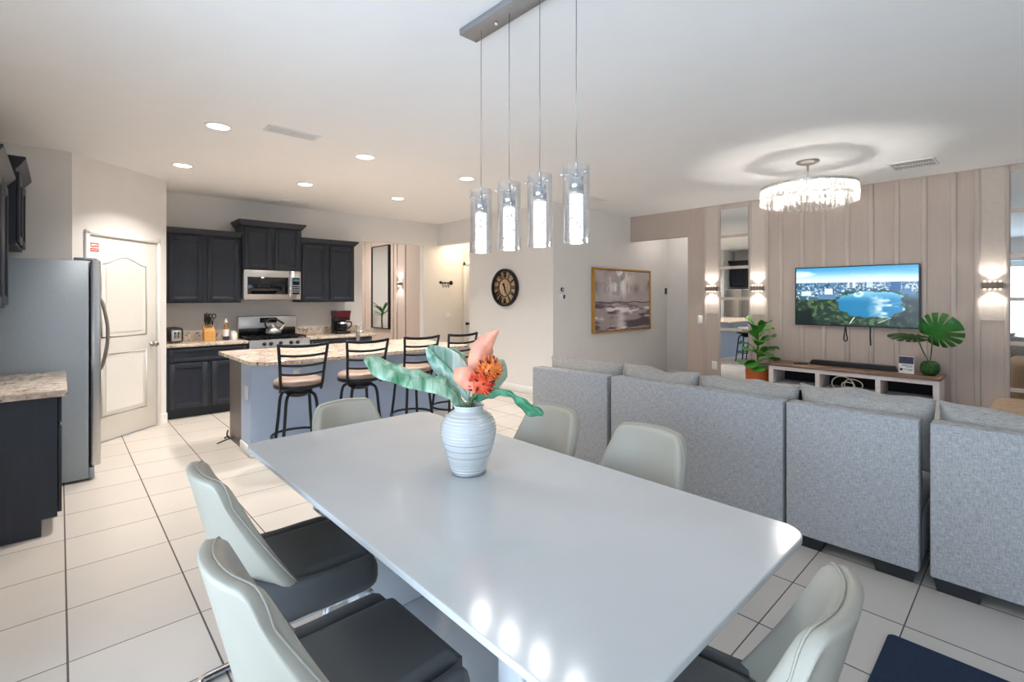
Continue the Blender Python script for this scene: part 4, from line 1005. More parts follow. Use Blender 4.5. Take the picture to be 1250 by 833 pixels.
def city_picture(w=300, h=170):
    u = (np.arange(w) + 0.5)[None, :] / w * np.ones((h, 1)); v = (np.arange(h) + 0.5)[:, None] / h * np.ones((1, w))
    n1 = fbm(h, w, (5, 9), 11); n2 = fbm(h, w, (20, 34), 21); n3 = fbm(h, w, (9, 4), 31)
    A = np.zeros((h, w, 3)) + np.array([150, 202, 226])
    t = sm(0.0, 0.26, v)
    A = mixc(np.zeros((h, w, 3)) + np.array([62, 142, 184]), (206, 228, 236), t)
    A = mixc(A, (232, 240, 244), 0.75 * sm(0.5, 0.72, fbm(h, w, (10, 3), 51)) * sm(0.02, 0.1, v))
    A = mixc(A, (58, 136, 180), 0.5 * sm(0.75, 1.0, u) * sm(0.25, 0.0, v))
    # land
    land = sm(0.255, 0.275, v)
    far = np.zeros((h, w, 3)) + np.array([74, 116, 150])
    far = mixc(far, (40, 78, 108), sm(0.45, 0.6, n2))
    trees = mixc(np.zeros((h, w, 3)) + np.array([24, 44, 38]), (74, 98, 62), sm(0.42, 0.68, n2)); trees = mixc(trees, (10, 22, 26), sm(0.55, 0.35, n1))
    L = mixc(far, (0, 0, 0), np.zeros((h, w))); tt = sm(0.42, 0.60, v + 0.10 * (n1 - 0.5))
    L = L * (1 - tt[..., None]) + trees * tt[..., None]
    # buildings: small pale blocks, denser in a band
    rs = np.random.RandomState(5)
    for i in range(1100):
        bu = rs.rand(); band = 0.28 + (0.29 if bu < 0.42 else 0.16) * rs.rand() ** 1.3
        if rs.rand() < 0.35: bu = 0.42 + 0.35 * rs.rand(); band = 0.27 + 0.10 * rs.rand()
        sc = 0.4 + 2.2 * (band - 0.25)
        bw = (0.003 + 0.009 * rs.rand()) * sc * 1.3; bh = (0.010 + 0.045 * rs.rand() ** 1.5) * sc
        mask = (abs(u - bu) < bw) & (v > band - bh) & (v < band)
        g = rs.rand(); c = np.array([130 + 85 * g, 162 + 66 * g, 196 + 44 * g]) if rs.rand() < 0.5 else (np.array([58, 96, 142]) if rs.rand() < 0.5 else np.array([64, 98, 100]))
        win = 0.86 + 0.14 * (np.sin(u * w * 1.7) > 0) * (np.sin(v * h * 1.9) > 0)
        L = np.where(mask[..., None], c[None, None, :] * win[..., None], L)
    def block(u0, u1, v0, v1, c):
        nonlocal L
        mk = (u > u0) & (u < u1) & (v > v0) & (v < v1); L = np.where(mk[..., None], np.array(c)[None, None, :] * (0.9 + 0.1 * (np.sin(v * h * 2.2) > 0))[..., None], L)
    block(0.795, 0.875, 0.245, 0.43, (38, 84, 134)); block(0.875, 0.95, 0.38, 0.46, (60, 104, 140)); block(0.455, 0.475, 0.225, 0.36, (190, 214, 236)); block(0.50, 0.525, 0.245, 0.36, (206, 224, 240))
    block(0.20, 0.36, 0.47, 0.56, (84, 122, 156)); block(0.61, 0.66, 0.25, 0.36, (176, 198, 226)); block(0.05, 0.14, 0.41, 0.50, (196, 210, 222)); block(0.26, 0.33, 0.37, 0.47, (206, 220, 232))
    # lower left to right: trees over everything low, lake
    tl = sm(0.58, 0.66, v + 0.12 * (n1 - 0.5) + 0.02 * u); L = L * (1 - tl[..., None]) + trees * tl[..., None]
    ex = (u - 0.63) / 0.262; ey = (v - 0.63) / np.where(v < 0.63, 0.215, 0.225); sh = 0.10 * (fbm(h, w, (6, 8), 71) - 0.5) * 2
    e = (abs(ex) ** 2.3 + abs(ey) ** 2.3) ** (1 / 2.3) + 1.9 * sh * sm(0.55, 0.85, u) + 0.5 * sh + 0.35 * (fbm(h, w, (14, 20), 171) - 0.5)
    lake = sm(1.02, 0.97, e)
    LK = mixc(np.zeros((h, w, 3)) + np.array([24, 108, 152]), (120, 178, 206), sm(0.62, 0.40, v + 0.1 * (n3 - 0.5)))
    cl = sm(0.36, 0.56, fbm(h, w, (7, 6), 91)) * sm(0.60, 0.80, u + 0.2 * (n1 - 0.5)); LK = mixc(LK, (222, 220, 222), np.clip(cl * 1.2, 0, 0.95))
    LK = mixc(LK, (214, 228, 238), 0.7 * sm(0.055, 0.03, np.sqrt((u - 0.545) ** 2 + ((v - 0.46) * 0.7) ** 2)) * (np.sqrt((u - 0.545) ** 2 + ((v - 0.46) * 0.7) ** 2) > 0.018))
    L = mixc(L, (40, 66, 46), sm(1.10, 1.05, e)); L = L * (1 - lake[..., None]) + LK * lake[..., None]
    # foreground trees, pale paths
    ft = sm(0.84, 0.90, v + 0.22 * (n1 - 0.5)); L = L * (1 - ft[..., None]) + trees * ft[..., None]
    pth = (abs((u - 0.50) - (0.90 - v) * 0.35) < 0.004) & (v > 0.86) & (v < 0.97); L = np.where(pth[..., None], np.array([214, 216, 200]), L)
    pth = (abs((v - 0.93) + (u - 0.72) * 0.9) < 0.004) & (u > 0.70) & (u < 0.80); L = np.where(pth[..., None], np.array([200, 206, 210]), L)
    A = A * (1 - land[..., None]) + L * land[..., None]
    return A

# television
tvx = XT - 0.055
r = thing('television', 'wall-mounted flat television showing a blue lake and city from the air', 'television', (XT - 0.001, 1.465, 1.07))
obj('casing', box(nb(), tvx, XT - 0.02, 0.85, 2.085, 1.075, 1.80, 0.006, 2), M['black_plastic'], r, world=True)
obj('wall_bracket', box(nb(), XT - 0.021, XT - 0.001, 1.2, 1.73, 1.25, 1.6), M['black_metal'], r, world=True)
b = nb()
for a in ((0.85, 2.085, 1.075, 1.092), (0.85, 2.085, 1.788, 1.80), (0.85, 0.862, 1.092, 1.788), (2.073, 2.085, 1.092, 1.788)): box(b, tvx - 0.004, tvx, a[0], a[1], a[2], a[3])
obj('bezel', b, M['black_plastic'], r, world=True)
off = r.location
picture_obj('screen', city_picture(), (tvx - 0.001 - off.x, 2.073 - off.y, 1.092 - off.z), (0, -1.211, 0), (0, 0, 0.696), M['screen'], r)
for y, z, lab in ((1.545, 0.90, 'black looped cable hanging under the television, left of the other'), (1.30, 0.87, 'straight black cable hanging under the television, right of the loop')):
    b = nb()
    if z > 0.88: tube(b, spline([(XT - 0.03, y, 1.08), (XT - 0.03, y + 0.012, 0.99), (XT - 0.03, y + 0.02, 0.92), (XT - 0.03, y, 0.895), (XT - 0.03, y - 0.018, 0.92), (XT - 0.03, y - 0.008, 0.99), (XT - 0.03, y - 0.002, 1.08)], 6), 0.006, 8)
    else: tube(b, spline([(XT - 0.03, y, 1.08), (XT - 0.03, y + 0.003, 0.98), (XT - 0.03, y - 0.002, 0.86)], 6), 0.007, 8)
    o = obj('hanging_cord', b, M['black_plastic'], loc=(XT - 0.03, y, z)); tag(o, lab, 'cord')

# console
r = thing('media_console', 'low whitewashed media console with walnut top under the television', 'console', (6.7, 1.44, 0))
CX0, CX1, CY0, CY1 = 6.50, 6.93, 0.65, 2.262
obj('top_board', box(nb(), CX0 - 0.015, CX1, CY0 - 0.012, CY1 + 0.012, 0.575, 0.605, 0.003, 1), M['walnut'], r, world=True)
b = nb(); box(b, CX0, CX1, CY0, CY0 + 0.05, 0, 0.575); box(b, CX0, CX1, CY1 - 0.05, CY1, 0, 0.575); box(b, CX0, CX1, CY0 + 0.05, CY1 - 0.05, 0.53, 0.575)
obj('frame', b, M['whitewash'], r, world=True)
obj('shelf', box(nb(), CX0, CX1, CY0 + 0.05, CY1 - 0.05, 0.315, 0.358), M['whitewash'], r, world=True)
obj('shelf', box(nb(), CX0, CX1, CY0 + 0.05, CY1 - 0.05, 0.05, 0.095), M['whitewash'], r, world=True)
for y in (1.73, 1.155): obj('divider', box(nb(), CX0, CX1, y - 0.022, y + 0.022, 0.358, 0.53), M['whitewash'], r, world=True)
bp = obj('back_panel', box(nb(), CX1 - 0.012, CX1 - 0.002, CY0 + 0.05, CY1 - 0.05, 0.095, 0.53), M['dark_gap'], r, world=True)
b = nb()
for c0 in (1.98, 1.56, 1.32, 0.86):
    for k in range(4 if c0 not in (1.32,) else 3): box(b, CX1 - 0.016, CX1 - 0.012, c0 - 0.09 + k * 0.055, c0 - 0.074 + k * 0.055, 0.475, 0.53)
obj('vent_slot', b, M['whitewash'], bp, world=True)
b = nb(); prism(b, [(1.02, 0.606), (1.88, 0.606), (1.85, 0.663), (1.05, 0.663)], 6.72, 6.81, 'x', bev=0.006)
o = obj('soundbar', b, M['black_plastic'], loc=(6.76, 1.45, 0.606)); tag(o, 'long black soundbar on the walnut console top', 'soundbar')
r = thing('remote_control', 'black remote and cable lying beside the left end of soundbar', 'remote', (6.66, 1.95, 0.606), 0.4)
obj('body', box(nb(), -0.02, 0.02, -0.075, 0.075, 0, 0.016, 0.004, 2), M['black_plastic'], r)
b = nb()
for i in range(4):
    for j in range(2): box(b, -0.012 + j * 0.014, -0.002 + j * 0.014, -0.06 + i * 0.03, -0.045 + i * 0.03, 0.016, 0.018)
obj('buttons', b, M['grey_metal'], r)
b = nb()
for rr, cy, cz, ph in ((0.085, 1.50, 0.435, 0), (0.07, 1.40, 0.43, 1), (0.05, 1.45, 0.41, 2)):
    tube(b, [(6.60 + 0.02 * math.sin(2 * a + ph), cy + rr * 1.25 * math.cos(a), cz + rr * 0.92 * math.sin(a)) for a in np.linspace(0, 2 * PI, 33)[:-1]], 0.006, 8, closed=True)
o = obj('coiled_cable', b, M['white_cable'], loc=(6.6, 1.45, 0.358)); tag(o, 'loosely coiled white cable in the middle console compartment', 'cable')
r = thing('card_stand', 'small white printed card standing on the console by the monstera', 'card', (6.66, 0.935, 0.606), -0.1)
obj('card', box(nb(), -0.003, 0.003, -0.066, 0.066, 0, 0.185), M['paper'], r)
obj('photo_print', box(nb(), -0.0042, -0.003, -0.063, 0.063, 0.105, 0.180), M['print_dark'], r)
b = nb()
for z, w in ((0.09, 0.045), (0.08, 0.05), (0.07, 0.03), (0.045, 0.045), (0.035, 0.02)): box(b, -0.0042, -0.003, -0.055 + 0.01 * (0.05 - w), -0.055 + w * 2, z, z + 0.004)
box(b, -0.0042, -0.003, 0.03, 0.055, 0.03, 0.055); obj('print_lines', b, M['print_dark'], r)
b = nb(); box(b, -0.003, 0.05, -0.05, 0.05, 0, 0.003); obj('stand_foot', b, M['paper'], r)

# monstera
r = thing('potted_monstera', 'small monstera plant in a mossy round pot on the console\'s right end', 'potted plant', (6.70, 0.745, 0.606))
b = nb(); lathe(b, [(0.045, 0), (0.075, 0.03), (0.085, 0.075), (0.075, 0.12), (0.05, 0.145), (0.045, 0.14), (0, 0.135)], n=28); obj('pot', b, M['moss'], r)
def monstera(bm, base, tip_dir, side, size, curl=0.10):
    # heart-shaped leaf split between its veins
    T = Vector(tip_dir).normalized(); S = Vector(side); S = (S - T * S.dot(T)).normalized(); Nn = T.cross(S)
    n = 132; rim = []
    for k in range(n):
        a = -PI + 2 * PI * (k + 0.5) / n
        rr = size * (0.62 + 0.38 * math.cos(a / 2) ** 2) * (1 - 0.5 * math.exp(-((abs(a) - PI) / 0.22) ** 2))
        cut = 0
        for c in (0.42, 0.82, 1.22, 1.62, 2.02):
            dd = abs(abs(a) - c)
            if dd < 0.055: cut = max(cut, 1 - dd / 0.055)
        rr *= 1 - 0.55 * min(1, cut * 1.6)
        rim.append((a, rr))
    def P(a, rr, off):
        x = math.cos(a) * rr; y = math.sin(a) * rr
        return Vector(base) + T * (x + size * 0.15) + S * y - Nn * (curl * (x * x + 1.4 * y * y) / size) + Nn * off
    for off, flip in ((0.0012, 0), (-0.0012, 1)):
        c = bm.verts.new(P(0, 0, off)); A = [bm.verts.new(P(a, rr * 0.5, off)) for a, rr in rim]; B = [bm.verts.new(P(a, rr, off)) for a, rr in rim]
        for k in range(n):
            l = (k + 1) % n
            f1 = (c, A[k], A[l]); f2 = (A[k], B[k], B[l], A[l])
            for f in (f1, f2): nf = bm.faces.new(f if not flip else tuple(reversed(f))); nf.smooth = True
        if off > 0: B0 = B
        else:
            for k in range(n): bm.faces.new((B0[k], B[k], B[(k + 1) % n], B0[(k + 1) % n]))
for (bx, by, bz), td, sd, s in (((-0.06, -0.03, 0.44), (-0.35, -0.62, 0.35), (-0.15, 0.5, 0.8), 0.235), ((-0.06, 0.10, 0.40), (-0.2, 1.0, 0.10), (-0.95, -0.1, 0.32), 0.215)):
    b = nb(); monstera(b, (bx, by, bz), td, sd, s); lf = obj('leaf', b, M['leaf_dark'], r)
    b = nb(); tube(b, spline([(0, 0, 0.12), (bx * 0.3, by * 0.5, bz * 0.6), (bx, by, bz)], 8), 0.006, 8); obj('leaf_stalk', b, M['stem'], lf)

# fig plant in an orange planter
r = thing('potted_fig', 'leafy fig plant in a tall orange planter beside the console', 'potted plant', (6.68, 2.46, 0))
b = nb(); lathe(b, [(0.10, 0), (0.125, 0.02), (0.148, 0.48), (0.148, 0.50), (0.138, 0.50), (0.135, 0.46), (0, 0.46)], n=32); obj('planter', b, M['terracotta'], r)
b = nb(); lathe(b, [(0.134, 0.452), (0.134, 0.468), (0, 0.475)], n=24); obj('soil', b, M['soil'], r)
b = nb(); tube(b, spline([(0, 0, 0.45), (0.01, 0.005, 0.65), (-0.005, -0.005, 0.85), (0.0, 0.0, 1.0)], 6), 0.012, 8); obj('trunk', b, M['stem'], r)
rn = random.Random(12)
specs = [(0.52, 200, 0.23, -0.1), (0.55, 265, 0.24, -0.12), (0.57, 150, 0.22, 0.0), (0.6, 320, 0.24, -0.05), (0.64, 230, 0.22, 0.25), (0.68, 170, 0.22, 0.3), (0.70, 290, 0.23, 0.25), (0.74, 100, 0.2, 0.3), (0.78, 215, 0.2, 0.45), (0.82, 262, 0.21, 0.5), (0.86, 150, 0.2, 0.7), (0.90, 300, 0.2, 0.65), (0.93, 195, 0.19, 0.9), (0.97, 250, 0.19, 0.9), (0.98, 110, 0.2, 1.2), (0.60, 185, 0.25, -0.25), (0.66, 255, 0.2, 0.5)]
for z, an, ln, up in specs:
    a = math.radians(an); dv = Vector((math.cos(a), math.sin(a), up)).normalized(); sd = Vector((-math.sin(a), math.cos(a), 0.25 * rn.uniform(-1, 1)))
    p0 = Vector((0, 0, z)); b = nb()
    blade(b, [p0 + dv * 0.03, p0 + dv * (0.03 + ln * 0.4) + Vector((0, 0, 0.025)), p0 + dv * (0.03 + ln * 0.75) + Vector((0, 0, 0.02)), p0 + dv * (0.03 + ln) + Vector((0, 0, -0.015))], sd, [0.01, 0.055, 0.075, 0.095, 0.105, 0.085, 0.012], cup=0.22, ruffle=0.004, rf=3)
    tube(b, [p0, p0 + dv * 0.05], 0.004, 6)
    obj('leaf', b, M['fig_leaf'], r)

# ------------------------------------------------------------------ wall things
def canvas_picture(w=120, h=150):
    u = (np.arange(w) + 0.5)[None, :] / w * np.ones((h, 1)); v = (np.arange(h) + 0.5)[:, None] / h * np.ones((1, w))
    n1 = fbm(h, w, (3, 3), 101); n2 = fbm(h, w, (10, 3), 111); n3 = fbm(h, w, (4, 10), 121); n4 = fbm(h, w, (12, 12), 131)
    A = np.zeros((h, w, 3)) + np.array([176, 164, 160])
    A = mixc(A, (124, 108, 112), sm(0.45, 0.7, n1) * sm(0.5, 0.2, v)); A = mixc(A, (150, 152, 164), sm(0.5, 0.7, n4) * 0.6)
    A = mixc(A, (240, 234, 228), sm(0.42, 0.62, n3) * np.exp(-((u - 0.42) / 0.22) ** 2) * sm(0.56, 0.3, v))
    low = sm(0.52, 0.56, v); B = np.zeros((h, w, 3)) + np.array([158, 146, 146]); B = mixc(B, (92, 78, 84), sm(0.46, 0.62, n2)); B = mixc(B, (232, 224, 222), sm(0.55, 0.7, fbm(h, w, (14, 4), 141)) * 0.9)
    B = mixc(B, (238, 230, 228), np.exp(-((u - 0.45) / 0.08) ** 2) * sm(0.55, 0.7, v) * 0.7)
    A = A * (1 - low[..., None]) + B * low[..., None]
    ln = np.exp(-((v - 0.535 + 0.008 * np.sin(u * 20)) / 0.008) ** 2) * sm(0.35, 0.5, n4 + 0.2); A = mixc(A, (60, 52, 56), np.clip(ln, 0, 0.9))
    sp = (np.random.RandomState(4).rand(h, w) > 0.975) * np.exp(-((v - 0.535) / 0.035) ** 2); A = mixc(A, (62, 52, 50), sp)
    A = mixc(A, (198, 150, 96), sp[::-1, ::-1] * 0.6); return A
r = thing('framed_painting', 'gold-framed abstract grey and white painting on the right-hand white wall', 'painting', (6.70, YP - 0.001, 0.87))
x0, x1, z0, z1 = 5.905, 7.50, 0.872, 1.88
b = nb()
for a in ((x0, x1, z0, z0 + 0.025), (x0, x1, z1 - 0.025, z1), (x0, x0 + 0.025, z0 + 0.025, z1 - 0.025), (x1 - 0.025, x1, z0 + 0.025, z1 - 0.025)): box(b, a[0], a[1], YP - 0.06, YP - 0.001, a[2], a[3], 0.003, 1)
obj('frame', b, M['gold'], r, world=True)
obj('backing', box(nb(), x0 + 0.02, x1 - 0.02, YP - 0.045, YP - 0.004, z0 + 0.02, z1 - 0.02), M['dark_gap'], r, world=True)
picture_obj('canvas', np.clip(canvas_picture() * 1.1, 0, 255), (x0 + 0.034 - r.location.x, YP - 0.047 - r.location.y, z0 + 0.034 - r.location.z), (x1 - x0 - 0.068, 0, 0), (0, 0, z1 - z0 - 0.068), M['canvas'], r)

# clock on the clock wall (faces -x)
r = thing('wall_clock', 'round dark-rimmed wooden wall clock with roman numerals', 'clock', (XW - 0.001, 5.56, 1.572))
RX = Matrix.Rotation(-PI / 2, 4, 'Y')       # local z -> -x
b = nb(); lathe(b, [(0.255, 0.0), (0.29, 0.0), (0.29, 0.05), (0.282, 0.058), (0.262, 0.058), (0.255, 0.05), (0.255, 0.0)], n=56, mtx=RX, cap=False); obj('rim', b, M['black_metal'], r)
b = nb(); lathe(b, [(0.257, 0.004), (0.257, 0.022), (0, 0.022)], n=48, mtx=RX); obj('face', b, M['clock_wood'], r)
b = nb(); lathe(b, [(0.132, 0.022), (0.132, 0.030), (0.145, 0.030), (0.145, 0.022)], n=48, mtx=RX, cap=False); obj('inner_ring', b, M['black_metal'], r)
b = nb()
NUM = ['XII', 'I', 'II', 'III', 'IV', 'V', 'VI', 'VII', 'VIII', 'IX', 'X', 'XI']
for hnum, s in enumerate(NUM):
    ang = 2 * PI * hnum / 12
    # on the wall seen from -x, right is -y; local frame: across, radial
    Rm = Matrix.Rotation(ang, 4, 'X')
    wds = {'I': 0.018, 'V': 0.038, 'X': 0.038}; tot = sum(wds[c] for c in s); xx = -tot / 2
    for c in s:
        cw = wds[c]; mid = xx + cw / 2
        def stroke(a0, a1, w=0.012):
            prism(b, [(-(a0 - w / 2), 0.158), (-(a0 + w / 2), 0.158), (-(a1 + w / 2), 0.245), (-(a1 - w / 2), 0.245)], -0.029, -0.0225, 'x', mtx=Rm)
        if c == 'I': stroke(mid, mid)
        elif c == 'V': stroke(mid, mid - 0.012, 0.013); stroke(mid, mid + 0.012, 0.007)
        else: stroke(mid + 0.012, mid - 0.012, 0.013); stroke(mid - 0.012, mid + 0.012, 0.007)
        xx += cw
obj('numerals', b, M['black_metal'], r)
b = nb(); cyl(b, (-0.022, 0, 0), 0.012, -0.016, 'x', 16)
for ang, ln, w in ((math.radians(168), 0.105, 0.010), (math.radians(150), 0.19, 0.007)):
    prism(b, [(-w, -0.05), (w, -0.05), (w * 0.4, ln), (-w * 0.4, ln)], -0.037, -0.033, 'x', mtx=Matrix.Rotation(ang, 4, 'X'))
    tube(b, [(-0.035, 0.012 * math.cos(a), -0.06 + 0.014 * math.sin(a)) for a in np.linspace(0, 2 * PI, 15)[:-1]] if 0 else [(-0.035, -0.04 * math.sin(-ang) , -0.04 * math.cos(ang)), (-0.035, -0.07 * math.sin(-ang), -0.07 * math.cos(ang))], 0.009, 8)
obj('hands', b, M['black_metal'], r)

# coat hooks
r = thing('coat_hooks', 'small black coat-hook rail on the cream hall wall', 'coat rack', (5.22, YB - 0.001, 1.69))
b = nb(); box(b, 5.11, 5.34, YB - 0.014, YB - 0.001, 1.68, 1.70, 0.003, 1); cyl(b, (5.34, YB - 0.001, 1.69), 0.04, -0.012, 'y', 20); cyl(b, (5.105, YB - 0.001, 1.695), 0.025, -0.012, 'y', 16); obj('rail', b, M['black_metal'], r, world=True)
for x in (5.15, 5.21, 5.27):
    b = nb(); tube(b, spline([(x, YB - 0.01, 1.685), (x, YB - 0.02, 1.62), (x, YB - 0.04, 1.61), (x, YB - 0.045, 1.63)], 5), 0.005, 8); obj('hook', b, M['black_metal'], r, world=True)

def plate(name, label, cat, lo, hi, extra=None, group=None):
    c = ((lo[0] + hi[0]) / 2, (lo[1] + hi[1]) / 2, lo[2])
    r = thing(name, label, cat, c, 0, group)
    obj('plate', box(nb(), lo[0], hi[0], lo[1], hi[1], lo[2], hi[2], 0.002, 1), M['white_plastic'], r, world=True)
    for nm, l2, h2, m in (extra or []): obj(nm, box(nb(), l2[0], h2[0], l2[1], h2[1], l2[2], h2[2]), m, r, world=True)
    return r
plate('light_switch', 'white light switch on the taupe pier beside the passage opening', 'switch', (XT - 0.008, 3.335, 1.04), (XT - 0.0005, 3.41, 1.155), [('rocker', (XT - 0.012, 3.357, 1.065), (XT - 0.008, 3.388, 1.13), M['paper'])])
plate('wall_outlet', 'white outlet low on the taupe wall below the left sconce', 'outlet', (XT - 0.008, 3.12, 0.38), (XT - 0.0005, 3.195, 0.495), [('socket', (XT - 0.011, 3.142, 0.40), (XT - 0.008, 3.173, 0.43), M['paper']), ('socket', (XT - 0.011, 3.142, 0.445), (XT - 0.008, 3.173, 0.475), M['paper'])])
plate('mounted_thermostat', 'white thermostat with grey display left of the painting', 'thermostat', (5.185, YP - 0.022, 1.39), (5.285, YP - 0.0005, 1.475), [('display', (5.24, YP - 0.025, 1.405), (5.278, YP - 0.022, 1.46), M['print_dark'])])
b = nb(); cyl(b, (5.235, YP - 0.0005, 1.535), 0.028, -0.015, 'y', 20); cyl(b, (5.235, YP - 0.0155, 1.535), 0.012, -0.004, 'y', 16, mi=1)
o = obj('wall_sensor', b, [M['red_gloss'], M['paper']], loc=(5.235, YP, 1.507)); tag(o, 'tiny round red wall sensor above the white thermostat', 'sensor')
plate('mounted_keypad', 'small panel with black screen on the wall inside the passage', 'control panel', (8.02, YP - 0.02, 1.47), (8.12, YP - 0.0005, 1.60), [('screen', (8.028, YP - 0.023, 1.48), (8.105, YP - 0.02, 1.59), M['black_glass'])])
plate('wall_plate', 'blank white wall plate low on the cream hall wall', 'wall plate', (5.22, YB - 0.008, 1.02), (5.33, YB - 0.0005, 1.13))

# foyer things
r = thing('foyer_mirror', 'tall black-edged mirror on the foyer wall', 'mirror', (4.849, 9.14, 0.78))
b = nb()
for a in ((8.78, 9.5, 0.78, 0.80), (8.78, 9.5, 2.46, 2.48), (8.78, 8.80, 0.80, 2.46), (9.48, 9.5, 0.80, 2.46)): box(b, 4.80, 4.849, a[0], a[1], a[2], a[3])
obj('frame', b, M['black_metal'], r, world=True); obj('mirror_pane', box(nb(), 4.812, 4.845, 8.80, 9.48, 0.80, 2.46), M['mirror'], r, world=True)
r = thing('foyer_plant', 'spiky green plant reflected in the foyer mirror', 'potted plant', (4.02, 10.52, 0))
b = nb(); lathe(b, [(0.14, 0), (0.18, 0.03), (0.2, 0.5), (0.18, 0.5), (0, 0.46)], n=24); obj('pot', b, M['white_plastic'], r)
b = nb(); tube(b, [(0, 0, 0.45), (0.02, 0, 0.9), (0, 0.02, 1.15)], 0.02, 8); obj('trunk', b, M['stem'], r)
for k in range(14):
    a = k * 2.4; up = 0.9 - 0.05 * k; dv = Vector((math.cos(a), math.sin(a), up)).normalized(); p0 = Vector((0, 0, 1.1 - 0.01 * k))
    b = nb(); blade(b, [p0, p0 + dv * 0.2, p0 + dv * 0.36 + Vector((0, 0, -0.03)), p0 + dv * 0.48 + Vector((0, 0, -0.12))], (-math.sin(a), math.cos(a), 0), [0.012, 0.028, 0.022, 0.003]); obj('leaf', b, M['leaf_dark'], r)

# ------------------------------------------------------------------ ceiling things
dl = None
for i, (x, y, lab) in enumerate(((0.90, 4.31, 'lit recessed ceiling light nearest the refrigerator side, front row'), (0.905, 5.83, 'lit recessed ceiling light above the pantry corner, back row'), (2.11, 4.30, 'lit recessed ceiling light right of the long ceiling vent, front row'),
                               (2.11, 5.83, 'lit recessed ceiling light in the middle of the back row'), (3.32, 5.82, 'lit recessed ceiling light in the back row nearest the foyer opening'), (3.33, 4.32, 'lit recessed ceiling light just left of the far pendant'))):
    if dl is None:
        dl = thing('recessed_light', lab, 'ceiling light', (0, 0, HC), 0, 'recessed ceiling lights')
        b = nb(); lathe(b, [(0.078, -0.001), (0.096, -0.001), (0.094, -0.006), (0.078, -0.008)], n=32, cap=False); obj('trim_ring', b, M['white_plastic'], dl)
        b = nb(); lathe(b, [(0.078, -0.003), (0.04, -0.006), (0, -0.006)], n=32, cap=False); obj('lens', b, M['downlight'], dl); k = dl
    else: k = dup(dl, (0, 0, HC), 0, lab)
    k.location = (x, y, HC)
    add_light('downlight_lamp', 'AREA', (x, y, HC - 0.012), 7, WARM, (0, 0, 0), shape='DISK', size=0.14, spread=math.radians(112))

def vent(label, x, y, w, d, rz=0):
    r = thing('ceiling_vent', label, 'vent', (x, y, HC), rz, 'ceiling vents')
    b = nb()
    for a in ((-w, w, -d, -d + 0.02), (-w, w, d - 0.02, d), (-w, -w + 0.02, -d + 0.02, d - 0.02), (w - 0.02, w, -d + 0.02, d - 0.02), (-0.006, 0.006, -d + 0.02, d - 0.02)): box(b, a[0], a[1], a[2], a[3], -0.01, -0.0005)
    obj('frame', b, M['white_trim'], r); obj('duct', box(nb(), -w + 0.015, w - 0.015, -d + 0.015, d - 0.015, -0.0015, -0.0005), M['duct'], r)
    b = nb(); n = max(4, int(d * 2 / 0.022))
    for k in range(n):
        yy = -d + 0.03 + (2 * d - 0.06) * k / (n - 1)
        for s in (-1, 1): box(b, min(s * 0.008, s * (w - 0.02)), max(s * 0.008, s * (w - 0.02)), yy - 0.0012, yy + 0.005, -0.009, -0.002)
    obj('slats', b, M['white_trim'], r)
vent('long white ceiling vent between the two nearest recessed lights', 1.375, 4.07, 0.20, 0.085)
vent('small ceiling vent close to the kitchen wall above the cabinets', 2.39, 6.99, 0.17, 0.07)
vent('small ceiling vent right of the nearest pendant by the painting wall', 5.30, 4.05, 0.17, 0.08)
vent('faint square ceiling vent near the top of the television wall', 6.22, 0.82, 0.18, 0.18)

